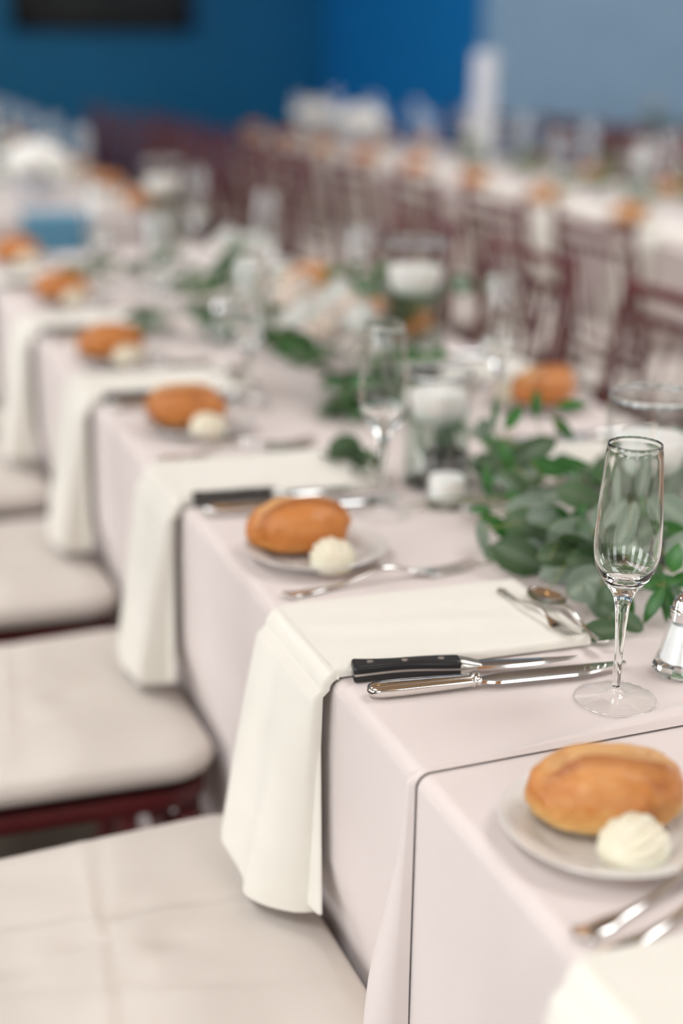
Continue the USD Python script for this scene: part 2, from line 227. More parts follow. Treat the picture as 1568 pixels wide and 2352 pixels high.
# ------------------------------------------------------------------ tables and cloths
TOP = 0.75
def banquet_table(x0, x1, y0, y1, label):
    t = thing('banquet_table', label, 'table', ((x0 + x1) / 2, (y0 + y1) / 2, 0)); hx, hy = (x1 - x0) / 2 - .012, (y1 - y0) / 2 - .012
    part(t, 'tabletop', rbox(-hx, hx, -hy, hy, .715, .7455, .006), 'white_trim', False)
    for sx in (-1, 1):
        for sy in (-1, 1): part(t, 'leg', tube([(sx * (hx - .30), sy * (hy - .22), 0), (sx * (hx - .27), sy * (hy - .22), .716)], .014, 10), 'brushed_steel')
    return t
def cloth_mesh(x0, x1, y0, y1, folds, seed, ends=(True, True), drop_r=0.24, zoff=0.0, ny=None, hemy=0.0):
    """A cloth over a table: flat top, hanging long sides (the left one to the floor) and, where asked, hanging ends."""
    R = .012; nd = 26
    dl = np.concatenate([np.linspace(0, PI / 2, 7)[1:] * R, R * PI / 2 + np.linspace(0, TOP - R - .012, nd)[1:]])
    def side(dmax):
        d = dl[dl <= dmax + 1e-6]; return d
    def prof(d):                              # outward, down at arc length d past the edge
        a = np.clip(d / R, 0, PI / 2); return R * np.sin(a), R * (1 - np.cos(a)) + np.maximum(d - R * PI / 2, 0)
    L, Rr = side(9)[::-1], side(drop_r)
    xs = np.concatenate([-L, np.linspace(0, x1 - x0 - 2 * R, 14), (x1 - x0 - 2 * R) + Rr])
    W = x1 - x0 - 2 * R
    ys_top = np.linspace(0, y1 - y0 - 2 * R, ny or max(20, int((y1 - y0) / .03))); Hh = y1 - y0 - 2 * R
    E = side(9); pre = -E[::-1] if ends[0] else np.zeros(0); post = Hh + E if ends[1] else np.zeros(0)
    ys = np.concatenate([pre, ys_top, post]); P = np.zeros((len(ys), len(xs), 3))
    X, Y = np.meshgrid(xs, ys)
    ol, dlw = prof(np.maximum(-X, 0)); orr, drw = prof(np.maximum(X - W, 0)); oe0, de0 = prof(np.maximum(-Y, 0)); oe1, de1 = prof(np.maximum(Y - Hh, 0))
    px = np.clip(X, 0, W) - ol + orr; py = np.clip(Y, 0, Hh) - oe0 + oe1; dz = np.minimum(np.maximum.reduce([dlw, drw, de0, de1]), TOP - .012)
    yy = py + y0 + R
    f = folds(yy, dlw); px = px - f
    fe = .02 * np.sin(px * 13 + seed) * np.minimum(de0 + de1, .5); py = py - np.where(de0 > 0, abs(fe), 0) + np.where(de1 > 0, abs(fe), 0)
    und = .0003 * (meshkit.noise(np.stack([px * 5, yy * 5, 0 * px], -1), seed) - .5) * (dz < .001)
    P[..., 0] = px + x0 + R; P[..., 1] = py + y0 + R; P[..., 2] = TOP + zoff - dz + und
    return P
def soft(seed, amp=.02):
    def f(y, d):
        n = meshkit.noise(np.stack([y * 2.1 + seed * 7.3, d * .8, 0 * y], -1), seed) + .5 * meshkit.noise(np.stack([y * 5.5 + seed, d * 1.2, 0 * y + 3], -1), seed + 1)
        return amp * (n - 1.0) * np.minimum(d / .35, 1.4) * (d > .004)
    return f
YS, YE, XR = .876, 3.60, .742
banquet_table(0.004, XR - .004, YS + .0, YE, 'long banquet table under the blush cloth with the place settings in the middle')
banquet_table(0.004, XR - .004, -1.55, YS - .012, 'near banquet table under the blush cloth, at the bottom right of the photo')
LCH = [(.205, 1.15), (.205, 1.675), (.205, 2.20), (.205, 2.72), (.205, 3.24)]                # seats along the left edge press the cloth in a little
def front_folds(y, d): return soft(3, .013)(y, d) * sm(.04, .30, y - YS) - .022 * sm(.18, .29, d) * sum(sm(.27, .20, abs(y - cy)) for _, cy in LCH)
P = cloth_mesh(0, XR, YS, YE, front_folds, 3, ends=(False, True), zoff=.0020, ny=260)
# the long cloth ends in a soft roll where it lies over the near one: low at the table's corner, fuller along the top and down the side
def hem_roll(P):
    x, y, z = P[..., 0], P[..., 1], P[..., 2]; s = np.maximum(y - (YS + .012), 0); d = np.maximum(TOP - .004 - z, 0) * (x < .3)
    top = z > TOP - .004
    r = np.where(top, .003 + .0105 * sm(.02, .38, x), .005 + .026 * sm(.0, .32, d)); q = np.clip(s / (2.6 * r), 0, 1)
    b = r * 1.25 * np.sqrt(np.clip(1 - (2 * q - 1) ** 2, 0, 1)) * (1 - .35 * q) * (s > 0)
    P = P.copy(); P[..., 2] = z + np.where(top, b * .9, 0); P[..., 0] = x - np.where(top | (x > .3), 0, b * .95); return P
fine = np.concatenate([np.linspace(0, .075, 36), np.linspace(.085, .16, 8)]); ycol = P[:, 20, 1] - YS
Q = [P[0] + (P[min(np.searchsorted(ycol, f), len(ycol) - 1)] - P[0]) * 0 + np.array([0, f, 0]) for f in fine]
keep = P[ycol > .17]; w = sm(.0, .16, fine)
Q = np.array([q * (1 - w[i]) + (keep[0] + np.array([0, f - (keep[0, 20, 1] - YS), 0])) * w[i] for i, (q, f) in enumerate(zip(Q, fine))])
P = hem_roll(np.concatenate([Q, keep]))
t = thing('tablecloth', 'blush pink tablecloth over the long table, its rolled hem lapping over the nearer cloth', 'tablecloth')
part(t, 'cloth', slab(P[:, ::-1], .0008), 'blush_linen', True)
t = thing('tablecloth', 'blush pink tablecloth of the near table at the lower right, under the other hem', 'tablecloth')
part(t, 'cloth', slab(cloth_mesh(0.002, XR - .002, -1.56, YS + .05, lambda y, d: soft(8, .02)(y, d) * sm(.02, .30, YS - y), 8, ends=(True, False), ny=110)[:, ::-1], .0008), 'blush_linen', True)
FAR = [(0.0, XR, 4.35, 7.9, 'far banquet table in line behind the long table, at the upper left'), (1.84, 2.58, 2.2, 7.3, 'banquet table with a green garland in the next row to the right'), (3.75, 4.49, 2.6, 6.9, 'farthest banquet table in front of the pale blue wall')]
for k, (a, b, c, d, lab) in enumerate(FAR):
    banquet_table(a + .004, b - .004, c + .004, d - .004, lab)
    t = thing('tablecloth', ('blush pink cloth on the far left table in line behind the long table', 'blush pink cloth of the garlanded table in the middle row', 'blush pink cloth on the farthest table by the pale blue wall')[k], 'tablecloth'); part(t, 'cloth', slab(cloth_mesh(a, b, c, d, soft(20 + k, .02), 20 + k, ny=60)[:, ::-1], .0008), 'blush_linen', True)
rp = np.array([[(x, 4.35 - .0 + oy, z) for oy, z in ((.12, TOP + .004), (.06, TOP + .004), (.0, TOP + .004), (-.012, TOP), (-.035, .6), (-.045, .45), (-.05, .3))] for x in np.linspace(.255, .44, 9)])
solo('table_runner', slab(rp, .0015), 'blue_runner_cloth', 'blue cloth runner hanging over the end of the far table at the upper left', 'table runner', smooth=True)

# ------------------------------------------------------------------ chiavari chairs
SEAT = .425
def rounded(w_front, w_rear, depth, r, n=96):
    p = Polygon([(depth / 2, -w_front / 2), (depth / 2, w_front / 2), (-depth / 2, w_rear / 2), (-depth / 2, -w_rear / 2)]).buffer(-r).buffer(r, 24)
    b = p.exterior; return np.array([b.interpolate(i / n, True).coords[0] for i in range(n)])
def cushion_mesh():
    B = rounded(.425, .385, .415, .055, 120); Rr = np.concatenate([np.linspace(0, .86, 20), [.89, .92, .945, .965, .98, .99, .997, 1.0]]); th = .052
    rows = []
    for r in Rr:
        xy = B * r; rows.append(np.column_stack([xy, np.full(len(B), SEAT + .006 + th * .5 + th * .5 * (1 - r ** 9) ** .42 + .006 * (1 - r * r))]))
    top = np.array(rows); x, y = top[..., 0], top[..., 1]
    w = sm(1.0, .85, Rr)[:, None]; z = np.zeros_like(x)
    z += .0065 * (meshkit.fbm(np.stack([x * 9, y * 9, 0 * x], -1), 3, 4) - .5)
    for cx, cy, a, s in ((.02, .035, .0035, .02), (.05, -.02, .003, .022), (-.03, .0, .0028, .018), (.0, -.06, .0028, .02), (.09, .03, .002, .02), (-.10, -.01, .0025, .025)): z -= 1.7 * a * np.exp(-((x - cx) ** 2 + ((y - cy) * 1.6) ** 2) / s ** 2)
    for ux, uy, c, a in ((.10, 1.0, .03, .0022), (1.0, -.12, -.015, .0020), (.3, 1, -.09, .0012)): q = (x * ux + y * uy - c) / math.hypot(ux, uy); z += a * np.exp(-(q / .007) ** 2) - a * np.exp(-((q - .012) / .009) ** 2)
    z -= .0025 * np.exp(-((Rr[:, None] - .915) / .022) ** 2)
    top[..., 2] += z * np.maximum(w, .25)
    bot = np.array([np.column_stack([B * r, np.full(len(B), SEAT + .006 + th * .5 - th * .5 * (1 - r ** 9) ** .42)]) for r in Rr[::-1][1:]])
    m = grid(np.concatenate([top, bot]), close_v=True); m.merge_vertices(); m.update_faces(m.nondegenerate_faces()); m.fix_normals(); return m
def turned(p0, p1, r, rings, bend=None, n=12):
    """A turned post with bamboo rings at the given fractions."""
    s = np.unique(np.concatenate([np.linspace(0, 1, 14)] + [np.array([-.012, -.006, 0, .006, .012]) + q for q in rings])); s = s[(s >= 0) & (s <= 1)]
    p0, p1 = np.array(p0, float), np.array(p1, float); pts = p0 + (p1 - p0) * s[:, None]
    if bend is not None: pts = pts + np.array(bend) * (np.sin(PI * s) ** 1.0)[:, None]
    rr = np.full(len(s), r)
    for q in rings: rr = rr + .28 * r * np.exp(-((s - q) / .007) ** 2)
    return tube(pts, rr, n, up=(1, .001, 0))
def build_chair(loc, rz, label, group):
    t = thing('chiavari_chair', label, 'chair', loc, rz, group); w = 'mahogany'
    B = rounded(.40, .365, .395, .045, 72)
    ring = [np.column_stack([B * s, np.full(len(B), z)]) for s, z in ((.05, SEAT - .002), (.9, SEAT - .002), (.985, SEAT), (1.0, SEAT - .006), (1.0, SEAT - .019), (.985, SEAT - .024), (.86, SEAT - .024), (.85, SEAT - .012), (.05, SEAT - .012))]
    m = grid(np.array(ring), close_v=True); m.fix_normals(); part(t, 'seat_frame', m, w)
    c = part(t, 'seat_cushion', cushion_mesh(), 'cushion_fabric', True, 'cream fabric cushion')
    pb = rounded(.424, .384, .414, .055, 90); pz = SEAT + .034
    part(c, 'piping', tube(np.vstack([np.column_stack([pb, np.full(len(pb), pz)]), [[*pb[0], pz]]]), .0022, 6, caps=False), 'cushion_fabric', True)
    for sy in (-1, 1):
        part(t, 'leg', turned((.172, sy * .178, 0), (.172, sy * .172, SEAT - .03), .0155, (.35, .7, .95)), w)
    top = .89
    for sy in (-1, 1):                                          # the rear legs run on as the posts of the back
        s = np.linspace(0, 1, 34); z = s * top; x = -.185 - .045 * sm(.45, 0, z) ** 1.2 - .07 * sm(.42, .95, z); rr = np.full(34, .0132) - .003 * sm(.5, .9, z)
        for q in (.16, .32, .56, .68, .8): rr = rr + .0035 * np.exp(-((z - q) / .012) ** 2)
        part(t, 'leg', tube(np.column_stack([x, np.full(34, sy * .172), z]), rr, 12, up=(1, .001, 0)), w)
    xb = lambda z: -.185 - .07 * sm(.42, .95, z)
    for name, z, r in (('top_rail', .862, .0115), ('back_rail', .815, .009), ('back_rail', .575, .009), ('back_rail', .535, .009)):
        yy = np.linspace(-.172, .172, 9); part(t, name, tube(np.column_stack([xb(z) - .012 * np.cos(yy / .172 * PI / 2), yy, np.full(9, z)]), r, 10), w)
    for k in range(6):
        y = -.1275 + .051 * k; o = .012 * math.cos(y / .172 * PI / 2)
        part(t, 'spindle', turned((xb(.575) - o, y, .575), (xb(.815) - o, y, .815), .0047, (.33, .66), n=8), w)
    for z in (.13, .22):
        for sy in (-1, 1): part(t, 'stretcher', turned((.172, sy * .176, z), (-.20, sy * .172, z), .009, (.3, .7), n=8), w)
    part(t, 'stretcher', turned((.172, -.176, .17), (.172, .176, .17), .009, (.3, .7), n=8), w); part(t, 'stretcher', turned((.172, -.175, .27), (.172, .175, .27), .009, (.3, .7), n=8), w)
    part(t, 'stretcher', turned((-.205, -.172, .17), (-.205, .172, .17), .009, (.3, .7), n=8), w)
    for sy in (-1, 1):                                          # braces under the seat
        part(t, 'brace', tube([(.172, sy * .175, .31), (.150, sy * .150, .37), (.115, sy * .135, SEAT - .028)], .007, 8, up=(1, .001, 0)), w)
    return t
chair = Kind(build_chair)
lab = ['cream cushioned chair in the lower left corner, nearest to the camera', 'second cream cushioned chair from the front, along the left table edge', 'third cream cushioned chair from the front along the left table edge', 'fourth cream cushioned chair from the front along the left table edge', 'farthest cream cushioned chair along the left edge of the long table']
for k, (x, y) in enumerate(LCH): chair((-x + .011, y - (.016 if k == 0 else 0), 0), 0, lab[k])
RCH = [1.58, 2.10, 2.62, 3.14]
rl = ['dark red chair back at the right edge, nearest of the row behind the long table', 'dark red chair back above the bread roll on the far side of the long table', 'third dark red chair along the far side of the long table', 'farthest dark red chair along the far side of the long table']
for k, y in enumerate([1.49, 2.03, 2.57, 3.09]): chair((.75, y, 0), PI, rl[k])
def chair_row(x, rz, y0, n, row, group):
    i = 0
    for k in range(n):
        y = y0 + .52 * k
        if in_view(x, y, .7): chair((x, y, 0), rz, 'dark red chair, %s from the near end, %s' % (NTH[i], row), group); i += 1
chair_row(.96, PI, 4.65, 7, 'right side of the far left table', 'chairs on the right side of the far left table')
chair_row(1.84 - .225, 0, 2.42, 10, 'near side of the middle row table', 'chairs on the near side of the middle row table')
chair_row(2.58 + .225, PI, 2.42, 10, 'far side of the middle row table', 'chairs on the far side of the middle row table')
chair_row(3.75 - .225, 0, 2.85, 8, 'near side of the farthest table', 'chairs on the near side of the farthest table')
chair_row(4.49 + .225, PI, 2.85, 8, 'far side of the farthest table', 'chairs on the far side of the farthest table')

# ------------------------------------------------------------------ tableware builders (origin on the surface they stand on)
FO = [(.0040, .0120), (.0038, .020), (.0036, .035), (.0040, .052), (.0049, .070), (.0060, .084), (.0080, .0955), (.0120, .1022), (.0175, .1090), (.0225, .1162), (.0258, .1245), (.0276, .134), (.0281, .143), (.0278, .155), (.0266, .176), (.0250, .198), (.0232, .2185), (.0222, .2290), (.0219, .2298)]
FI = [(.0215, .2300), (.0213, .2292), (.0222, .2185), (.0240, .198), (.0256, .176), (.0268, .155), (.0270, .143), (.0265, .134), (.0245, .1245), (.0208, .1175), (.0155, .1125), (.0090, .1095), (.003, .1085), (0, .1084)]
def smooth_profile(p, k):
    from scipy.interpolate import PchipInterpolator
    p = np.array(p, float); s = np.r_[0, np.cumsum(np.linalg.norm(np.diff(p, axis=0), axis=1))]; q = np.unique(np.concatenate([s, np.linspace(0, s[-1], k)]))
    from scipy.ndimage import gaussian_filter1d
    u = np.linspace(0, s[-1], 1200); f = PchipInterpolator(s, p)(u); g = gaussian_filter1d(f, 16, axis=0, mode='nearest'); w = np.clip(np.minimum(u, s[-1] - u) / (.02 * s[-1]), 0, 1)[:, None]
    tip = np.exp(-((u - s[int(np.argmax(p[:, 1]))]) / (.008 * s[-1])) ** 2)[:, None]      # keep the lip of a double-walled profile crisp
    g = f + (g - f) * w * (1 - tip); q = np.linspace(0, s[-1], k); r = np.interp(q, u, g[:, 0]); z = np.interp(q, u, g[:, 1]); r[0] = p[0, 0]; r[-1] = p[-1, 0]
    return np.column_stack([np.maximum(r, 0), z])
def flute_build(loc, rz, label, group, far=False):
    t = thing('champagne_flute', label, 'glass', loc, rz, group); n = 24 if far else 72
    if far:
        part(t, 'bowl', lathe(smooth_profile(FO[6:], 40), n), 'far_glass', True); part(t, 'stem', lathe(smooth_profile([(0, .0115)] + FO[:7] + [(.0120, .1022), (.0178, .1094), (.0150, .1120), (0, .1085)], 40), n), 'glass', 50)
    else:
        part(t, 'bowl', lathe(smooth_profile([(0, .0118)] + FO + FI, 260), n), 'glass', True)
    part(t, 'foot', lathe(smooth_profile([(.0033, .0125), (.0042, .0088), (.0075, .0058), (.013, .0042), (.022, .0030), (.032, .0018), (.0348, .0014)], 40), n), 'far_glass' if far else 'thin_glass', True)
    a = np.linspace(0, 2 * PI, 11); part(t, 'rim', lathe([(.0349 + .0008 * math.cos(q), .00085 + .0008 * math.sin(q)) for q in a], n), 'glass', True)
    return t
flute = Kind(flute_build); far_flute = Kind(lambda loc, rz, label, group: flute_build(loc, rz, label, group, True))
def plate_build(loc, rz, label, group):
    prof = [(0, .0045), (.02, .0043), (.047, .0046), (.051, .0058), (.055, .0088), (.064, .0122), (.0755, .0152), (.0775, .0160), (.0782, .0154), (.0775, .0144), (.066, .0105), (.056, .0058), (.050, .0015), (.048, 0), (.045, 0), (.044, .0016), (0, .0018)]
    return solo('bread_plate', lathe(prof, 72), 'china', label, 'plate', loc, rz, group, smooth=40)
plate = Kind(plate_build)
def roll_mesh(seed, flip=1):
    m = trimesh.creation.icosphere(5); v = m.vertices.copy(); x, y, z = v.T
    sx, sy, sz = .0605, .0375, .029
    e = lambda a, p: np.sign(a) * abs(a) ** p
    X = sx * e(x, .86) * (1 - .06 * abs(x)); Y = sy * e(y, .92) * (1 - .16 * x * x); Z = sz * np.where(z < 0, -abs(z) ** .62 * .90, abs(z) ** .88)
    r = np.random.default_rng(seed); w = .004 * np.sin(X * 60 + r.uniform(0, 6)); q = Y * flip - w + .010 - .10 * X                  # the slash runs along the loaf, off to one side
    on = sm(.95, .62, abs(x)) * (z > 0)
    dark = on * np.exp(-((q + .003) / .0045) ** 2); lip = np.exp(-(np.maximum(q, -q * 2.0) / .006) ** 2) * (q < .004); Z = Z + on * (.0062 * np.exp(-((q + .002) / .0045) ** 2) - .0050 * np.exp(-((q - .007) / .006) ** 2) + .003 * np.exp(-((q - .020) / .007) ** 2))
    n = meshkit.fbm(np.stack([X, Y, Z], 1) * 28 + seed * 3.1, 4, seed) - .5; dark = np.clip(dark * (.5 + 1.2 * n + .3) + .55 * sm(.12, .30, -n) * (z > -.6), 0, .85); k = 1 + .26 * n + .03 * (meshkit.noise(np.stack([X, Y, Z], 1) * 160, seed) - .5)
    V = np.stack([X * k, Y * k, Z * k], 1); V[:, 2] += -V[:, 2].min(); V[:, 2] *= 1.0
    m.vertices = V; pale = np.clip(on * np.exp(-((q - .012) / .010) ** 2) * .9 + .5 * np.clip(n * 2, 0, 1) * (z > .2), 0, 1); return m, pale, dark
def attr(prim, name, values, interp='vertex'):
    UsdGeom.PrimvarsAPI(prim).CreatePrimvar(name, Sdf.ValueTypeNames.FloatArray if interp == 'vertex' else Sdf.ValueTypeNames.Float, interp).Set(Vt.FloatArray.FromNumpy(np.asarray(values, np.float32)) if interp == 'vertex' else float(values))
def roll_kind(seed, crust_name, flip):
    def b(loc, rz, label, group):
        m, pale, dark = roll_mesh(seed, flip); p = solo('bread_roll', m, crust_name, label, 'bread roll', loc, rz, group, smooth=True); attr(p, 'pale', pale); attr(p, 'dark', dark); return p
    return Kind(b)
rolls = [roll_kind(1, 'crust_golden', 1), roll_kind(2, 'crust_deep', 1), roll_kind(5, 'crust_deep', 1)]
def butter_build(loc, rz, label, group):
    m = trimesh.creation.icosphere(5, 1.0); v = m.vertices.copy(); x, y, z = v.T; a = np.arctan2(z, y)
    ridge = .10 * abs(np.sin(a * 6.5 + .6 * np.sin(x * 3))) * sm(1.0, .75, abs(x)) + .05 * (meshkit.fbm(v * 3, 3, 4) - .5)
    s = 1 + ridge - .10 * np.exp(-((a - 1.9) / .25) ** 2) * (abs(x) < .8)
    V = np.stack([.0245 * x * s, .0225 * y * s, .0225 * z * s], 1); V[:, 2] = np.maximum(V[:, 2], -.010); V[:, 2] += .010; V[:, 2] *= .95; m.vertices = V
    return solo('butter_scoop', m, 'butter', label, 'butter', loc, rz, group, smooth=True)
butter = Kind(butter_build)
# knives lie along +x, edge towards +y
def blade_mesh(x0, x1, ys_spine, ys_edge, z0, th, serr=0.0, n=70):
    x = np.linspace(x0, x1, n); t = (x - x0) / (x1 - x0); a = ys_spine(t); b = ys_edge(t); b = np.maximum(b + serr * (abs(np.sin(x * 900)) - .5) * (t > .12) * (t < .93), a + .0003)
    rows = [np.column_stack([x, a, np.full(n, z0)]), np.column_stack([x, a + .0006, np.full(n, z0 + th)]), np.column_stack([x, a * .15 + b * .85, np.full(n, z0 + th * .985)]), np.column_stack([x, b - .0002, np.full(n, z0 + th * .56)]), np.column_stack([x, b, np.full(n, z0 + th * .48)]), np.column_stack([x, b - .0002, np.full(n, z0 + th * .40)]), np.column_stack([x, a * .15 + b * .85, np.full(n, z0 + th * .02)])]
    P = np.array(rows); m = grid(P, close_u=True); k, nn = P.shape[:2]; v = np.vstack([m.vertices, P[:, 0].mean(0), P[:, -1].mean(0)]); I = np.arange(k * nn).reshape(k, nn); f = [m.faces]
    for j in range(k): f.append([[I[j, 0], I[(j + 1) % k, 0], k * nn], [I[(j + 1) % k, -1], I[j, -1], k * nn + 1]])
    m = trimesh.Trimesh(v, np.vstack(f), process=False); m.fix_normals(); return m
def steak_build(loc, rz, label, group):
    t = thing('steak_knife', label, 'knife', loc, rz, group)
    from shapely.geometry import LineString
    x = np.linspace(0, .098, 40); q = x / .098; up = .0085 - .0012 * np.sin(q * PI * 2.0) + .0020 * (1 - q) ** 3; lo = -.0085 + .0030 * np.sin(q * PI) ** 2 - .0035 * (1 - q) ** 4
    poly = Polygon(np.vstack([np.column_stack([x, up]), np.column_stack([x, lo])[::-1]])).buffer(-.0015).buffer(.0015, 6)
    def pl(z0, z1, inset=0.0):
        if not inset: m = trimesh.creation.extrude_polygon(poly, z1 - z0); m.apply_translation([0, 0, z0]); return m
        out = []
        n = 90; rows = []
        for s, z in ((0, z0), (0, z0 + (z1 - z0) * .55), (.0006, z0 + (z1 - z0) * .78), (.0016, z0 + (z1 - z0) * .93), (.0032, z1)):
            b = poly.buffer(-s).exterior if s else poly.exterior; o = b.project(__import__('shapely').Point(-.01, 0)); L = b.length
            rows.append(np.array([(*b.interpolate((o + L * i / n) % L).coords[0][:2], z) for i in range(n)]))
        P = np.array(rows); m = grid(P, close_v=True); v = np.vstack([m.vertices, P[0].mean(0), P[-1].mean(0)]); j = np.arange(n); q0 = (len(P) - 1) * n
        m = trimesh.Trimesh(v, np.vstack([m.faces, np.stack([(j + 1) % n, j, np.full(n, len(P) * n)], 1), np.stack([q0 + j, q0 + (j + 1) % n, np.full(n, len(P) * n + 1)], 1)]), process=False); m.fix_normals(); return m
    lowm = pl(0, .0068, 1); lowm.vertices[:, 2] = .0068 - lowm.vertices[:, 2]; lowm.invert()
    part(t, 'handle_scale', lowm, 'black_handle', 40); part(t, 'tang', pl(.0068, .0088), 'brushed_steel', 40); part(t, 'handle_scale', moved(pl(0, .0068, 1), (0, 0, .0088)), 'black_handle', 40)
    for rx in (.016, .047, .080):
        r = trimesh.creation.cylinder(.0030, .0018, sections=20); r.apply_translation([rx, .0, .0151]); part(t, 'rivet', r, 'polished_steel', 30)
    part(t, 'bolster', tube([(.0965, .0, .0078), (.100, 0, .0078), (.108, .0005, .0078), (.116, .001, .0076)], [.0088, .0088, .0080, .0066], 20, rx=[.0078, .0076, .0050, .0024], e=3.0), 'brushed_steel', 40)
    part(t, 'blade', blade_mesh(.112, .210, lambda u: -.0072 + .0135 * u ** 2.4, lambda u: .0092 - .0014 * u - .0006 * u ** 6, .0066, .0022, .0009), 'polished_steel', 30)
    return t
steak = Kind(steak_build)
def dinner_build(loc, rz, label, group):
    t = thing('dinner_knife', label, 'knife', loc, rz, group)
    s = np.array([0, .001, .003, .007, .014, .03, .06, .085, .0935, .0945]); w = np.array([.001, .0045, .0070, .0088, .0097, .0099, .0090, .0079, .0074, .006])
    part(t, 'handle', tube(np.column_stack([s, 0 * s, np.full(10, .0068)]), w, 28, rx=w * .68, e=2.4), 'polished_steel', 40)
    s = np.array([.093, .0935, .0955, .0975, .098, .0985, .1005, .1025, .103]); w = np.array([.004, .0070, .0086, .0070, .0064, .0064, .0078, .0064, .004])
    part(t, 'collar', tube(np.column_stack([s, 0 * s, np.full(9, .0068)]), w, 24, rx=w * .78), 'polished_steel', 40)
    m = blade_mesh(.102, .243, lambda u: -.0062 - .0040 * sm(0, .12, u) + .0180 * np.maximum(u - .62, 0) ** 1.5 / .38 ** 1.5 * .75, lambda u: .0062 + .0046 * sm(0, .2, u) - .0030 * u ** 8, .0056, .0020); b = part(t, 'blade', m, 'polished_steel', 30)
    for k in range(4): part(b, 'groove', tube([(.199 + .0062 * k, -.0045 + .0006 * k, .0075), (.2005 + .0062 * k, -.001, .0077), (.2035 + .0062 * k, .0035, .0075)], .0010, 6, rx=.0006), 'polished_steel', 40)
    return t
dinner = Kind(dinner_build)
FZ = lambda u: .0022 + .014 * np.exp(-((u - .66) / .15) ** 2) - .0 * u
def handle_mesh(L, scale=1.0, lift=1.0):
    """A fiddle-patterned handle from its flared end (x=0) to the neck (x=L)."""
    u = np.linspace(0, 1, 46); x = u * L
    w = (.0042 + .0052 * np.exp(-((u - .05) / .055) ** 2) + .0030 * np.exp(-((u - .19) / .10) ** 2) - .0012 * np.exp(-((u - .55) / .2) ** 2) - .0010 * sm(.6, 1, u)) * scale; w[0] *= .25; w[1] *= .72
    h = .0013 * scale + .0011 * sm(.2, .75, u) * scale; z = .0016 + lift * (.013 * np.exp(-((u - .80) / .26) ** 2) + .0022 * np.exp(-((u - .0) / .05) ** 2))
    return tube(np.column_stack([x, 0 * x, z]), w, 16, rx=h, e=2.6), z[-1]
def fork_maker(scale, name, label0):
    def b(loc, rz, label, group):
        t = thing(name, label, 'fork', loc, rz, group); L = .138 * scale; hm, zn = handle_mesh(L, scale, scale); part(t, 'handle', hm, 'polished_steel', 40)
        u = np.linspace(0, 1, 12); zc = lambda x: zn + (-.0085 * np.sin((x - L) / (.085 * scale) * PI * .80) + .0035 * ((x - L) / (.085 * scale)) ** 3) * scale
        x = L + .034 * scale * u; wid = (.0034 + .0095 * sm(0, .9, u)) * scale; part(t, 'head', tube(np.column_stack([x, 0 * x, zc(x)]), wid, 18, rx=.0011 * scale, e=3), 'polished_steel', 40)
        for k in range(4):
            x = L + (.032 + .052 * np.linspace(0, 1, 14)) * scale; y = (-.0105 + .0070 * k) * scale; part(t, 'tine', tube(np.column_stack([x, np.full(14, y), zc(x)]), np.r_[np.full(10, .0017), .0015, .0013, .0010, .0005] * scale, 8, rx=.0011 * scale, e=3), 'polished_steel', 40)
        return t
    return Kind(b)
fork = fork_maker(1.02, 'dinner_fork', ''); dessert_fork = fork_maker(.60, 'dessert_fork', '')
def spoon_build(loc, rz, label, group):
    sc = .72; t = thing('dessert_spoon', label, 'spoon', loc, rz, group); L = .118 * sc; hm, zn = handle_mesh(L, sc, sc); part(t, 'handle', hm, 'polished_steel', 40)
    a = np.linspace(0, 2 * PI, 40, endpoint=False); R = np.linspace(0, 1, 14); A, B = .036 * sc, .0235 * sc; cx = L + A * .93
    f = lambda rr, o: np.stack([cx + A * rr[:, None] * np.cos(a) * (1 + .0 * a), B * rr[:, None] * np.sin(a) * (1 - .16 * np.cos(a)), zn - .0075 * sc * (1 - rr[:, None] ** 2) * np.ones_like(a) + o + .001 * sc], -1)
    m = grid(np.concatenate([f(R, 0.0), f(R[::-1], -.0011 * sc)]), close_v=True); m.merge_vertices(); m.update_faces(m.nondegenerate_faces()); m.fix_normals(); part(t, 'bowl', m, 'polished_steel', True); return t
spoon = Kind(spoon_build)
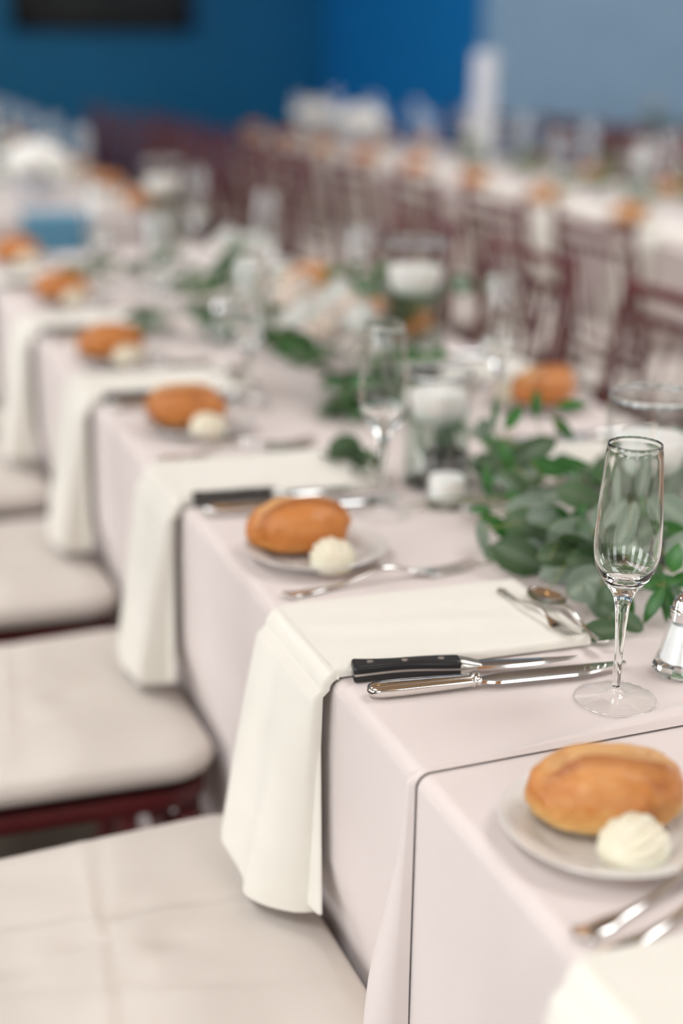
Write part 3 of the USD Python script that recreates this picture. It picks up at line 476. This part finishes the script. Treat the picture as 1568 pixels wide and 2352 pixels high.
def napkin_mesh(seed, full=True):
    """Folded in four and laid over the table's edge: x > 0 on the table, then hanging. Origin at the edge, on the cloth."""
    rng = np.random.default_rng(seed); nu, R = (44 if full else 14), .014
    flat = np.linspace(.252, .0, 34 if full else 10); bend = np.linspace(0, PI / 2, 9 if full else 5)[1:]; drop = np.linspace(0, .240, 40 if full else 12)[1:]
    u = np.concatenate([[-1, -.995, -.98], np.linspace(-.95, 1, nu - 3)]); q = (u + 1) / 2
    amp, ph = .042 + .006 * rng.uniform(-1, 1), rng.uniform(0, 6)
    bulge = 1 - (1 - q) ** 11 - .12 * sm(.85, 1, q)
    def layer(lift, th, u0, ext, bul, half, roundy):
        P = []
        uu = u; edge = np.where(roundy, np.sqrt(np.clip(1 - ((-1 - uu) / .05 + 1).clip(0, 1) ** 2, 0, 1)), 1.0)
        for x in flat: P.append(np.column_stack([np.full(nu, x), .004 + half * uu - .055 * x, .0015 + (lift + th) * edge + .0010 * np.sin(9 * uu + ph + x * 20) * (1 - abs(uu)) * sm(0, .03, x)]))
        h = (lift + th)
        for a in bend: P.append(np.column_stack([-np.sin(a) * (R + h * edge - .004) + .006, .004 + half * uu, -R + .004 + np.cos(a) * (R + h * edge - .004) + .0]))
        for d in drop + ext * 0:
            dd = d / .24; nar = 1 - (.13 if bul > .5 else 0) * dd; lift = (.020 * sm(.55, 1, q) if bul > .5 else 0) * dd; shift = (.016 if bul > .5 else -.002) * dd
            yb = .012 * np.sin(2 * PI * q * 1.4 + ph) * dd * (1 - q)
            P.append(np.column_stack([-(R - .006) - h * edge - .002 - bul * amp * bulge * dd ** .85 - .004 * np.sin(q * 9 + ph) * dd * (q > .06), .004 + half * uu * nar + shift + yb, np.full(nu, -R + .004 - d - ext * dd) + lift]))
        return np.array(P)
    top = layer(.0045, .0040, 0, 0, 1.0, .078, True); low = layer(0, .0035, 0, -.010, .10, .071, True)
    a, b = slab(top[:, ::-1], .0016), slab(low[:, ::-1], .0012)
    return cat_(a, b)
napkins = [Kind(lambda loc, rz, label, group, s=s: solo('napkin', napkin_mesh(s), 'ivory_napkin', label, 'napkin', loc, rz, group, smooth=60)) for s in (1, 2, 3)]
far_napkin = Kind(lambda loc, rz, label, group: solo('napkin', napkin_mesh(4, False), 'ivory_napkin', label, 'napkin', loc, rz, group, smooth=60))
def shaker_build(loc, rz, label, group):
    t = thing('salt_shaker', label, 'salt shaker', loc, rz, group)
    def oct_(prof, n=8): return lathe(prof, n)
    part(t, 'glass_body', oct_([(.0243, .0070), (.0232, .011), (.0132, .050), (.0128, .053), (.0105, .053), (.0108, .050), (.0205, .0125)]), 'thin_glass', False)
    part(t, 'base', oct_([(0, 0), (.0235, 0), (.0248, .0018), (.0248, .006), (.0236, .0100), (.0205, .0122), (0, .0122)]), 'glass', False)
    part(t, 'salt', lathe([(0, .0125), (.0190, .0130), (.0112, .0455), (.0104, .0468), (0, .0474)], 32), 'salt', 40)
    part(t, 'cap', lathe([(.0128, .0510), (.0136, .0515), (.0136, .0590), (.0130, .0596), (.0138, .0604), (.0138, .0616), (.0126, .0626), (.0120, .0645), (.0113, .0690), (.0090, .0728), (.0055, .0750), (.0, .0757), (0, .0747), (.0050, .0740), (.0100, .0690), (.0118, .0610), (.0118, .0510)], 40), 'chrome', 40)
    for k in range(6):
        a = k * PI / 3; h = trimesh.creation.icosphere(1, .0009); h.apply_translation([.0048 * math.cos(a), .0048 * math.sin(a), .0752]); part(t, 'pour_hole', h, 'black_handle', True)
    return t
shaker = Kind(shaker_build)
def vase(loc, r, h, water, label, group=None, n=64):
    t = thing('glass_cylinder_vase', label, 'vase', loc, 0, group); w = .0044
    part(t, 'glass_wall', lathe([(r - .003, .0025), (r, .004), (r, h - .002), (r - w, h - .002), (r - w, .009), (r - w - .003, .0065), (0, .0065)], n), 'thin_glass', 40)
    part(t, 'base', lathe([(0, 0), (r - .003, 0), (r - .0008, .0015), (r - .0008, .0022), (r - .003, .0024), (0, .0024)], n), 'thin_glass', 40)
    a = np.linspace(0, 2 * PI, 13)[:-1]; part(t, 'rim', lathe([(r - w / 2 + .0027 * math.cos(q), h - .0015 + .0024 * math.sin(q)) for q in np.r_[a, 0]], n), 'glass', True)
    part(t, 'water', lathe([(0, .0066), (r - w - .003, .0066), (r - w + .0004, .0092), (r - w + .0004, water), (0, water)], n), 'water', 40)
    return t
def candle(loc, r, label, group=None):
    t = thing('floating_candle', label, 'candle', loc, 0, group)
    part(t, 'wax_body', lathe([(0, -.022), (r * .72, -.022), (r * .86, -.016), (r * .97, .004), (r, .012), (r * .985, .0155), (r * .95, .017), (r * .3, .0155), (0, .015)], 48), 'wax', 50)
    part(t, 'wick', tube([(0, 0, .014), (.0006, 0, .022), (.0025, .001, .031)], .0013, 8), 'wick'); return t
def votive(loc, label):
    t = thing('votive_holder', label, 'votive holder', loc); r, h = .029, .066
    part(t, 'glass_cup', lathe([(r * .88, .0006), (r * .9, .002), (r, h - .001), (r - .0012, h), (r - .0026, h - .001), (r * .9 - .0026, .010), (0, .008)], 48), 'thin_glass', 40); part(t, 'base', lathe([(0, 0), (r * .84, 0), (r * .87, .0015), (r * .87, .006), (0, .007)], 48), 'glass', 40)
    c = thing('votive_candle', 'short white candle inside the clear votive glass beside the greenery', 'candle', (loc[0], loc[1], loc[2] + .0105)); part(c, 'wax_body', lathe([(0, 0), (.0215, 0), (.0222, .024), (.0205, .026), (0, .0255)], 40), 'wax', 50); part(c, 'wick', tube([(0, 0, .025), (.001, 0, .033)], .001, 6), 'wick')

# ------------------------------------------------------------------ greenery
def leaf_mesh(c, d, n, L, W, kind, bend=.12, cup=.15):
    """One leaf: centre c, along d, facing n. Returns (mesh, vein mask)."""
    c, d, n = (np.asarray(a, float) for a in (c, d, n)); d = d / np.linalg.norm(d); n = n - d * (n @ d); n /= np.linalg.norm(n); s = np.cross(n, d)
    if kind == 'R': t = np.array([0, .07, .2, .38, .58, .78, .92, 1.0]); w = np.array([.06, .35, .78, 1.0, .93, .58, .24, .0])
    else: t = np.array([0, .04, .14, .30, .52, .74, .90, .97, 1.0]); w = np.array([.05, .38, .76, .98, 1.0, .86, .55, .28, .0])
    v = np.array([-1, -.5, 0, .5, 1.0]); tt, vv = np.meshgrid(t, v, indexing='ij'); ww = w[:, None] * np.ones(5)
    P = c + d * ((tt - .5) * L)[..., None] + s * (vv * ww * W / 2)[..., None] + n * ((-bend * L * (tt - .45) ** 2 * 2 + cup * W * (abs(vv * ww) ** 1.5) * .5))[..., None]
    m = grid(P); vein = (vv == 0) * .9 + (abs(vv) < .6) * .0
    return m, vein.ravel(), c - d * L / 2
LM = {'E': 'eucalyptus_leaf', 'D': 'eucalyptus_dark_leaf', 'R': 'ruscus_leaf'}
def add_leaf(t, spec, rng, name='leaf'):
    k, cx, cy, cz, dx, dy, dz, nx, ny, nz, L, W = spec
    m, vein, base = leaf_mesh((cx, cy, cz), (dx, dy, dz), (nx, ny, nz), L, W, k, rng.uniform(.03, .22), rng.uniform(.05, .30))
    low = m.vertices[:, 2].min()
    if low < .7565 - getattr(add_leaf, 'z0', 0): m.apply_translation([0, 0, .7565 - getattr(add_leaf, 'z0', 0) - low])
    p = part(t, name, m, LM[k], True); attr(p, 'vein', vein); attr(p, 'tone', np.full(len(m.vertices), rng.uniform(0, 1))); return m, base
HERO = [('R',0.42,1.48,0.869,0.23,0.41,0.88,-0.44,-0.77,0.47,0.032,0.014),
('R',0.459,1.46,0.868,0.98,-0.19,0.06,-0.19,-0.8,0.57,0.034,0.014),
('R',0.443,1.45,0.842,0.53,-0.51,-0.68,-0.4,-0.85,0.33,0.035,0.015),
('R',0.374,1.45,0.863,0.65,0.08,0.75,-0.43,-0.78,0.46,0.03,0.017),
('R',0.354,1.46,0.869,0.11,0.16,0.98,-0.46,-0.87,0.19,0.032,0.008),
('D',0.386,1.42,0.828,0.81,-0.29,0.51,-0.55,-0.67,0.5,0.051,0.032),
('R',0.327,1.42,0.797,-0.02,0.41,0.91,-0.44,-0.83,0.36,0.037,0.015),
('R',0.414,1.38,0.823,0.95,-0.3,-0.12,-0.24,-0.9,0.36,0.045,0.013),
('R',0.403,1.37,0.815,0.93,-0.31,-0.19,-0.14,-0.8,0.59,0.04,0.012),
('R',0.349,1.42,0.829,-0.23,0.65,0.73,-0.34,-0.75,0.56,0.036,0.017),
('R',0.35,1.41,0.811,0.33,0.4,0.85,-0.36,-0.78,0.51,0.036,0.015),
('E',0.35,1.32,0.806,0.91,-0.32,0.25,-0.41,-0.67,0.62,0.054,0.023),
('D',0.303,1.27,0.79,0.67,-0.6,-0.42,-0.3,-0.75,0.59,0.052,0.042),
('E',0.326,1.22,0.797,0.95,-0.22,0.23,-0.31,-0.81,0.5,0.049,0.039),
('D',0.272,1.235,0.764,0.8,-0.45,-0.39,-0.33,-0.88,0.35,0.05,0.039),
('E',0.3,1.255,0.772,0.78,-0.6,0.15,-0.55,-0.56,0.61,0.047,0.024),
('E',0.31,1.2,0.76,0.88,-0.33,0.36,-0.48,-0.67,0.56,0.051,0.03),
('E',0.291,1.125,0.783,0.94,-0.01,0.34,-0.24,-0.71,0.66,0.042,0.038),
('E',0.287,1.1,0.764,0.45,-0.39,-0.8,-0.1,-0.92,0.39,0.038,0.025),
('D',0.267,1.056,0.756,0.94,-0.33,0.13,-0.34,-0.74,0.58,0.035,0.022),
('E',0.267,1.31,0.763,0.01,-0.43,-0.9,-0.1,-0.9,0.43,0.032,0.015),
('R',0.287,1.33,0.784,0.94,-0.31,-0.11,-0.2,-0.81,0.54,0.025,0.013),
('R',0.289,1.31,0.778,0.6,-0.32,-0.73,-0.01,-0.92,0.4,0.032,0.019),
('R',0.326,1.34,0.798,-0.69,0.51,0.52,-0.26,-0.84,0.48,0.034,0.02),
('E',0.406,1.21,0.858,0.35,0.06,0.93,-0.56,-0.79,0.27,0.042,0.023),
('E',0.442,1.22,0.845,0.53,0.35,0.77,-0.32,-0.76,0.57,0.046,0.03),
('E',0.356,1.2,0.849,0.03,0.27,0.96,-0.5,-0.83,0.25,0.047,0.014),
('E',0.331,1.13,0.836,0.45,0.08,0.89,-0.44,-0.85,0.3,0.048,0.022),
('R',0.389,1.18,0.833,-0.1,0.38,0.92,-0.7,-0.68,0.21,0.028,0.017),
('R',0.348,1.085,0.792,0.95,-0.28,0.16,-0.32,-0.77,0.56,0.036,0.018),
('R',0.357,1.08,0.818,0.14,0.07,0.99,-0.78,-0.61,0.15,0.026,0.019),
('R',0.33,1.07,0.775,-0.46,0.03,-0.89,-0.67,-0.67,0.32,0.038,0.014),
('R',0.345,1.07,0.77,-0.06,-0.18,-0.98,-0.66,-0.73,0.17,0.034,0.011),
('D',0.3,1.066,0.756,0.65,-0.66,-0.39,-0.44,-0.74,0.51,0.029,0.019),
('R',0.38,1.12,0.829,0.88,-0.44,-0.16,-0.27,-0.74,0.61,0.035,0.02),
('E',0.35,1.19,0.828,0.81,0.09,0.58,-0.44,-0.57,0.7,0.04,0.031),
('D',0.332,1.15,0.811,0.83,-0.06,-0.55,0.11,-0.96,0.26,0.042,0.035),
('D',0.368,1.28,0.817,0.78,-0.59,-0.23,-0.31,-0.67,0.68,0.044,0.033),
('R',0.331,1.27,0.8,-0.75,0.54,0.38,-0.38,-0.82,0.43,0.04,0.028),
('D',0.294,1.09,0.769,0.11,-0.36,-0.92,-0.41,-0.86,0.29,0.034,0.025),
('E',0.338,1.12,0.816,0.96,-0.24,0.13,-0.26,-0.61,0.75,0.039,0.033),
('D',0.316,1.17,0.787,-0.97,0.16,0.16,-0.02,-0.78,0.62,0.04,0.031),
('D',0.275,1.28,0.76,-0.93,0.3,-0.2,-0.36,-0.75,0.55,0.033,0.022),
('D',0.335,1.37,0.808,-0.65,0.43,0.63,-0.04,-0.84,0.54,0.038,0.025),
('D',0.359,1.07,0.777,0.26,-0.72,-0.64,-0.42,-0.68,0.59,0.034,0.017),
('R',0.375,1.36,0.826,0.89,-0.29,-0.34,-0.17,-0.93,0.34,0.042,0.022),
('R',0.357,1.26,0.8,0.33,-0.0,0.94,-0.64,-0.73,0.22,0.033,0.019),
('E',0.399,1.15,0.837,0.69,-0.52,-0.51,-0.29,-0.84,0.46,0.04,0.032),
('E',0.381,1.1,0.822,0.87,-0.18,0.46,-0.43,-0.72,0.55,0.037,0.026),
('D',0.35,1.125,0.829,0.79,-0.47,0.39,-0.61,-0.54,0.58,0.04,0.031),
('R',0.348,1.068,0.774,0.12,-0.52,-0.84,-0.61,-0.71,0.35,0.033,0.013),
('D',0.34,1.1,0.8,0.89,-0.34,-0.3,-0.08,-0.77,0.63,0.036,0.027),
('D',0.292,1.085,0.76,0.59,-0.67,-0.45,-0.49,-0.74,0.46,0.031,0.02),
('R',0.314,1.09,0.766,0.23,-0.31,-0.92,-0.5,-0.85,0.16,0.031,0.014),
('R',0.377,1.08,0.793,0.92,-0.38,0.08,-0.33,-0.63,0.7,0.038,0.019),
('R',0.282,1.35,0.789,-0.87,0.49,-0.04,-0.44,-0.73,0.51,0.026,0.012),
('D',0.3,1.2,0.785,0.98,-0.21,0.04,-0.17,-0.62,0.76,0.04,0.031),
('E',0.315,1.3,0.804,0.85,-0.46,0.26,-0.53,-0.73,0.44,0.042,0.029)]
def sprig(t, rng, p0, d0, L, kinds, lmin, lmax, ratio, avoid, count):
    """A stem that droops, with leaves in pairs along it."""
    n = 9; P = [np.array(p0, float)]; d = np.array(d0, float); d /= np.linalg.norm(d)
    for _ in range(n - 1):
        d = d + np.array([0, 0, -.10]) + rng.normal(0, .06, 3); d /= np.linalg.norm(d); q = P[-1] + d * L / (n - 1); q[2] = max(q[2], add_leaf.base + .004); P.append(q)
    P = np.array(P); part(t, 'stem', tube(P, np.linspace(.0014, .0007, n), 6), 'green_stem', True); out = 0
    for i in range(2, n):
        for sgn in ((-1, 1) if i < n - 1 else (0,)):
            if out >= count: return out
            tang = P[i] - P[i - 1]; tang /= np.linalg.norm(tang) + 1e-9; side = np.cross(tang, [0, 0, 1]); side /= np.linalg.norm(side) + 1e-9
            dd = tang * rng.uniform(.3, .9) + side * sgn * rng.uniform(.7, 1.1) + np.array([0, 0, rng.uniform(-.25, .35)]); dd /= np.linalg.norm(dd); l = rng.uniform(lmin, lmax)
            nn = np.array([0, 0, 1.0]) + rng.normal(0, .55, 3); c = P[i] + dd * (l * .55)
            if any(math.hypot(c[0] - a[0], c[1] - a[1]) < a[2] + .012 for a in avoid) or c[2] < add_leaf.base or (sprig.keep and not sprig.keep(c)): continue
            k = kinds[rng.integers(len(kinds))]; add_leaf(t, (k, *c, *dd, *nn, l, l * (ratio[0] if k != 'R' else ratio[1]) * rng.uniform(.85, 1.1)), rng); out += 1
    return out
add_leaf.base = .757; add_leaf.z0 = 0
def bunch(name, label, loc, rx, ry, h, nleaf, kinds, seed, lmin=.032, lmax=.05, avoid=(), group=None, lean=(0, 0), hero=(), keep=None):
    """A heap of leafy sprigs; leaf positions are in the bunch's own frame, centred on loc."""
    t = thing(name, label, 'greenery', loc, 0, group); rng = np.random.default_rng(seed); left = nleaf; add_leaf.base = .004; add_leaf.z0 = .7565 - .003
    sprig.keep = (lambda c: keep(c[0] + loc[0], c[1] + loc[1], c[2])) if keep else None; av = [(a[0] - loc[0], a[1] - loc[1], a[2]) for a in avoid]
    for k, *r in hero:
        r[0] -= loc[0]; r[1] -= loc[1]; r[2] -= loc[2]; r[9] *= 1.16; m, base = add_leaf(t, (k, *r), rng)
        q = np.array(base); c = np.array([lean[0], lean[1], .02]); e = q + (c - q) / (np.linalg.norm(c - q) + 1e-9) * .035; e[2] = max(e[2], .006); part(t, 'stem', tube([q, (q + e) / 2 + rng.normal(0, .003, 3), e], .0009, 5), 'green_stem', True)
    guard = 0
    while left > 0 and guard < 400:
        guard += 1; a = rng.uniform(0, 2 * PI); rr = math.sqrt(rng.uniform(0, .5)); p0 = np.array([rr * rx * math.cos(a) * .6, rr * ry * math.sin(a) * .8, rng.uniform(.01, h * .55)])
        d = np.array([math.cos(a) * rx, math.sin(a) * ry, 0]) / max(rx, ry) * rng.uniform(.5, 1.2) + np.array([lean[0], lean[1], rng.uniform(.05, 1.2) * h / max(rx, ry) * 1.6])
        left -= sprig(t, rng, p0, d, rng.uniform(.5, .95) * max(rx, ry), kinds, lmin, lmax, (.86, .42), av, left)
    return t
V1, V2, V3, V4 = (.434, 1.25, TOP + .0030), (.325, 1.557, TOP + .0030), (.465, 1.95, TOP + .0030), (.43, 3.33, TOP + .0030)
AV = [(V1[0], V1[1], .052), (V2[0], V2[1], .046), (V3[0], V3[1], .052), (V4[0], V4[1], .052), (.301, 1.474, .034)]
Z = TOP + .0028                                                                     # the long cloth's upper face
bunch('greenery_bunch', 'grey green eucalyptus and glossy dark leaves lying behind the front champagne flute', (.40, 1.33, Z), .14, .20, .055, 120, 'EDRDR', 11, avoid=AV, hero=HERO, lmin=.036, lmax=.054, keep=lambda x, y, z: x > .31 + .25 * max(0, y - 1.35) and y > 1.17 + .3 * max(0, x - .42) and x < .62 and z < .075 + .5 * (y - 1.17))
bunch('greenery_bunch', 'green bunch with blush roses beside the tall candle vase, middle of the long table', (.405, 2.14, Z), .085, .27, .085, 230, 'RRRDR', 12, avoid=[(a[0], a[1], a[2] - .012) for a in AV], lmin=.034, lmax=.056)
bunch('greenery_bunch', 'few small green leaves around the foot of the short candle vase', (.285, 1.66, Z), .04, .06, .02, 10, 'RDR', 16, avoid=AV + [(.219, 1.469, .04)])
bunch('greenery_bunch', 'loose green bunch farther along the long table, past the rose bunch', (.30, 2.66, Z), .10, .22, .085, 120, 'RDRE', 13, avoid=AV)
bunch('greenery_bunch', 'smallest green bunch at the far end of the long table', (.31, 3.16, Z), .08, .13, .06, 60, 'RDR', 14, avoid=AV)
far_bunch = Kind(lambda loc, rz, label, group: bunch('garland_bunch', label, loc, .11, .20, .08, 70, 'RDRE', 15, group=group))
def rose_build(col):
    def b(loc, rz, label, group):
        t = thing('rose', label, 'rose', loc, rz, group); rng = np.random.default_rng(4)
        for ring, (n, r, z, op) in enumerate(((1, .006, .022, .0), (3, .009, .020, .15), (4, .014, .016, .35), (5, .019, .011, .6), (6, .024, .006, .95))):
            for k in range(n):
                a = 2 * PI * k / n + ring * .7; u = np.linspace(-1, 1, 7); v = np.linspace(0, 1, 6); U, Vv = np.meshgrid(u, v, indexing='ij'); half = PI / max(n, 1.6) * 1.15
                rad = r * (.35 + .65 * np.sin(Vv * PI * .55)) + op * .012 * Vv ** 2.5; ang = a + U * half * (1 - .25 * Vv ** 3); hh = -.012 + (.018 + z) * Vv - op * .010 * Vv ** 3 - .003 * U * U * Vv
                m = grid(1.3 * np.stack([rad * np.cos(ang), rad * np.sin(ang), hh + .012], -1)); part(t, 'petal', m, col, True)
        return t
    return Kind(b)
rose = [rose_build('blush_petal'), rose_build('white_petal'), rose_build('peach_petal')]
for k, (x, y, z, c, lab) in enumerate(((.43, 2.36, .085, 0, 'blush rose at the back left of the rose bunch'), (.445, 2.20, .095, 1, 'largest pale rose on top of the rose bunch'), (.36, 2.03, .085, 0, 'blush rose low at the front of the rose bunch'), (.40, 2.00, .095, 1, 'white rose at the front right of the rose bunch, beside the flute'), (.47, 2.10, .085, 2, 'peach rose on the right of the rose bunch, left of the tall candle vase'), (.39, 2.27, .085, 0, 'blush rose rising at the back of the rose bunch'), (.35, 2.12, .085, 1, 'cream rose on the near left side of the rose bunch'), (.42, 2.09, .10, 0, 'blush rose standing highest in the rose bunch'), (.48, 2.30, .085, 1, 'cream rose at the back right of the rose bunch'), (.50, 2.85, .095, 1, 'white rose beyond the rose bunch, left of the middle roll'), (.46, 2.90, .095, 1, 'white rose in the loose bunch farther along the table'))): rose[c]((x, y, Z + z), k * 1.3, lab)

# ------------------------------------------------------------------ the long table's settings
vase(V1, .050, .180, .112, 'clear glass cylinder vase at the right edge behind the front flute'); candle((V1[0], V1[1], V1[2] + .118), .038, 'white floating candle in the vase at the right edge')
vase2 = vase(V2, .0435, .145, .095, 'short glass cylinder vase left of the greenery, behind the votive')
for k in range(4):
    a = k * 2.4; m, vein, _ = leaf_mesh((.018 * math.cos(a), .018 * math.sin(a), .045 + .004 * (k % 4)), (.25 * math.cos(a), .2 * math.sin(a), 1), (math.cos(a), math.sin(a) - .6, .1), .050, .034, 'E'); p = part(vase2, 'submerged_leaf', m, 'eucalyptus_leaf', True); attr(p, 'vein', vein); attr(p, 'tone', np.full(len(m.vertices), .2 + .1 * k))
candle((V2[0], V2[1], V2[2] + .104), .0355, 'white floating candle in the short vase behind the votive')
vase(V3, .050, .247, .180, 'tall glass cylinder vase beside the rose bunch'); candle((V3[0], V3[1], V3[2] + .190), .040, 'white floating candle in the tall vase beside the roses')
vase(V4, .050, .247, .180, 'glass cylinder vase at the far end of the long table'); candle((V4[0], V4[1], V4[2] + .190), .040, 'white floating candle in the vase at the far end of the long table')
votive((.301, 1.474, Z), 'small clear votive glass left of the greenery')
shaker((.300, .977, Z), .2, 'glass salt shaker with chrome cap at the right edge beside the front flute'); shaker((.311, 2.46, Z), .5, 'blurred salt shaker farther along the table, left of the rose bunch'); 
PLT = [(.095, .763), (.092, 1.36), (.110, 1.895), (.105, 2.36), (.125, 2.92), (.115, 3.44)]; RA = [-.33, -.24, -.30, -.30, -.30, -.30]
NAP = [.553, 1.140, 1.650, 2.165, 2.69, 3.215]; FLT = [.455, .947, 1.469, 1.985, 2.52, 3.03]; O6 = ['nearest', 'second', 'third', 'fourth', 'fifth', 'farthest']
def pos(k): return ['first', 'second', 'third', 'fourth', 'fifth', 'sixth'][k] + ' from the front, left edge'
for k in range(6):
    zc = TOP + .0008 if k == 0 else Z; x, y = PLT[k]
    plate((x, y, zc), 0, 'white side plate with roll and butter, ' + pos(k))
    rolls[(0, 1, 2, 1, 2, 1)[k]]((x + (-.014 if k else .002), y + (.016 if k else .010), zc + .0048), RA[k], 'golden bread roll on a side plate, ' + pos(k))
    butter((x + (.000 if k else -.004), y + (-.048 if k else -.040), zc + .0052), .4 + k, 'ridged scoop of butter in front of the bread roll, ' + pos(k))
    napkins[(1, 0, 2, 1, 2, 1)[k]]((0.0, NAP[k], zc), 0, 'ivory folded napkin hanging over the edge, ' + pos(k))
    c = NAP[k]
    if k: steak((.012 + .004 * (k % 2), c - .077, zc), -.235 if k == 1 else -.12, 'black handled steak knife beside the napkin, ' + pos(k)); dinner((.014, c - .117, zc), -.125, 'silver dinner knife beside the steak knife, ' + pos(k))
    fork((.019 if k else .009, c + (.122 if k else .108), zc), .06 if k else .25, 'silver dinner fork between napkin and bread plate, ' + pos(k))
    if k != 1: fork((.012, c + (.098 if k else .084), zc), .05 if k else .25, 'silver fork close against the napkin, ' + pos(k))
    dessert_fork((.220, c + .038, zc + .0115), -PI / 2 + .10, 'small silver fork lying across the napkin end, ' + pos(k)); spoon((.253, c - .112, zc + .0115), PI / 2 + .03, 'small silver spoon beside the dessert fork, ' + pos(k))
    flute((.214, FLT[k], zc + .0006), 0, 'empty champagne flute, ' + pos(k))
RY = [1.56, 2.08, 2.60, 3.12]
def rpos(k): return ['first', 'second', 'third', 'fourth'][k] + ' from the front, far side of the long table'
for k, y in enumerate(RY):
    plate((XR - .10, y - .22, Z), 0, 'side plate, ' + rpos(k)); rolls[k % 3]((XR - .10, y - .225, Z + .0048), .3, 'bread roll, ' + rpos(k)); butter((XR - .145, y - .20, Z + .0048), 1, 'scoop of butter by a roll, ' + rpos(k))
    napkins[k % 3]((XR, y, Z), PI, 'ivory napkin laid over the edge, ' + rpos(k)); steak((XR - .025, y + .066, Z), PI - .15, 'steak knife, ' + rpos(k)); dinner((XR - .02, y + .10, Z), PI - .1, 'dinner knife, ' + rpos(k)); fork((XR - .02, y - .12, Z), PI + .05, 'dinner fork, ' + rpos(k)); flute((.505, y + .185, Z + .0004), 0, 'champagne flute, ' + rpos(k))

# ------------------------------------------------------------------ the other tables' settings
BQ = [(.37, 4.72), (2.21, 6.5), (2.16, 7.0), (4.10, 5.9), (2.375, 5.55)]
TN = ['the far left table', 'the middle row table', 'the farthest table']
def far_setting(x, y, s, tab, i):
    """s = 0: seated on the low-x side; s = 1: on the other."""
    r = PI * s; f = 1 - 2 * s; z = TOP + .0008; where = '%s from the near end, %s side of %s' % (NTH[i], ('near', 'far')[s], tab); side = ('near', 'far')[s] + ' side of ' + tab
    plate((x + f * .10, y + f * .22, z), 0, 'side plate, ' + where, 'side plates on ' + tab); rolls[int(y * 7) % 3]((x + f * .10, y + f * .23, z + .0048), -.3, 'bread roll, ' + where, 'bread rolls on ' + tab); butter((x + f * .14, y + f * .2, z + .0048), 1, 'butter scoop, ' + where, 'butter scoops on ' + tab)
    far_napkin((x, y, z), r, 'ivory napkin, ' + where, 'napkins on ' + tab); far_flute((x + f * .20, y - f * .19, z), 0, 'champagne flute, ' + where, 'flutes on ' + tab)
for k, (a, b, c, d, _) in enumerate(FAR):
    n = int((d - c - .3) / .52) + 1
    for sd, xe in ((0, a), (1, b)):
        j = 0
        for i in range(n):
            y = (4.65, 2.42, 2.85)[k] + .52 * i
            if y > d - .2 or not in_view(xe, y, .8): continue
            far_setting(xe, y, sd, TN[k], j); j += 1
    xm = (a + b) / 2
    j = jv = -1
    for i, y in enumerate(np.arange(c + (.95 if k == 0 else .35), d - .2, .62)):
        if not in_view(xm, y, .8) or any(math.hypot(xm - bx, y - by) < .30 for bx, by in BQ): continue
        j += 1; far_bunch((xm, y, TOP + .0008), i * 2.1, 'green garland bunch, %s from the near end of %s' % (NTH[j], TN[k]), 'garland on ' + TN[k])
        if i % 2 == 0 and not any(math.hypot(xm - bx, y + .31 - by) < .22 for bx, by in BQ):
            jv += 1; vase((xm + .02, y + .31, TOP + .0008), .05, .20, .13, 'candle vase, %s from the near end of %s' % (NTH[jv], TN[k]), 'candle vases on ' + TN[k], 28); candle((xm + .02, y + .31, TOP + .0008 + .138), .038, 'floating candle, %s from the near end of %s' % (NTH[jv], TN[k]), 'floating candles on ' + TN[k])
SB = .8
def bouquet_build(loc, rz, label, group):
    t = thing('white_bouquet', label, 'flowers', loc, rz, group); rng = np.random.default_rng(9)
    part(t, 'bowl', lathe([(0, 0), (.04, 0), (.075, .03), (.085, .075), (.080, .075), (.070, .032), (.036, .006), (0, .006)], 32), 'white_ceramic', 40)
    for k in range(34):
        a = k * 2.39996; r = math.sqrt((k + .5) / 34); m = trimesh.creation.icosphere(3, 1.0); v = m.vertices; q = np.arctan2(v[:, 1], v[:, 0])
        m.vertices = v * (SB * .034 * (1 + .16 * np.sin(q * 5 + v[:, 2] * 6 + k) * (1 - abs(v[:, 2]))))[:, None]; m.apply_translation([SB * .115 * r * math.cos(a), SB * .115 * r * math.sin(a), .08 + SB * .105 * math.sqrt(max(0, 1.02 - r * r)) + rng.uniform(-.008, .008)]); part(t, 'blossom', m, 'white_petal', True)
    for k in range(10):
        a = k * PI / 5; c = (.13 * math.cos(a), .13 * math.sin(a), .105); m, vein, b = leaf_mesh(c, (math.cos(a), math.sin(a), -.2), (0, 0, 1), .06, .03, 'R'); p = part(t, 'leaf', m, 'ruscus_leaf', True); attr(p, 'vein', vein); attr(p, 'tone', np.full(len(m.vertices), .5))
    return t
bouquet = Kind(bouquet_build)
for x, y, lab in ((.37, 4.72, 'large white bouquet at the near end of the far left table'), (2.21, 6.5, 'white bouquet on the middle row table in front of the wall corner'), (2.16, 7.0, 'white bouquet at the far end of the middle row table'), (4.10, 5.9, 'white bouquet on the farthest table at the right edge')): bouquet((x, y, TOP + .001), y, lab)
solo('tall_vase', lathe([(0, 0), (.045, 0), (.047, .004), (.047, .450), (.044, .454), (.040, .450), (.040, .01), (0, .01)], 40), 'white_ceramic', 'tall white cylinder standing on the middle row table against the blue wall', 'vase', (2.375, 5.55, TOP + .001))
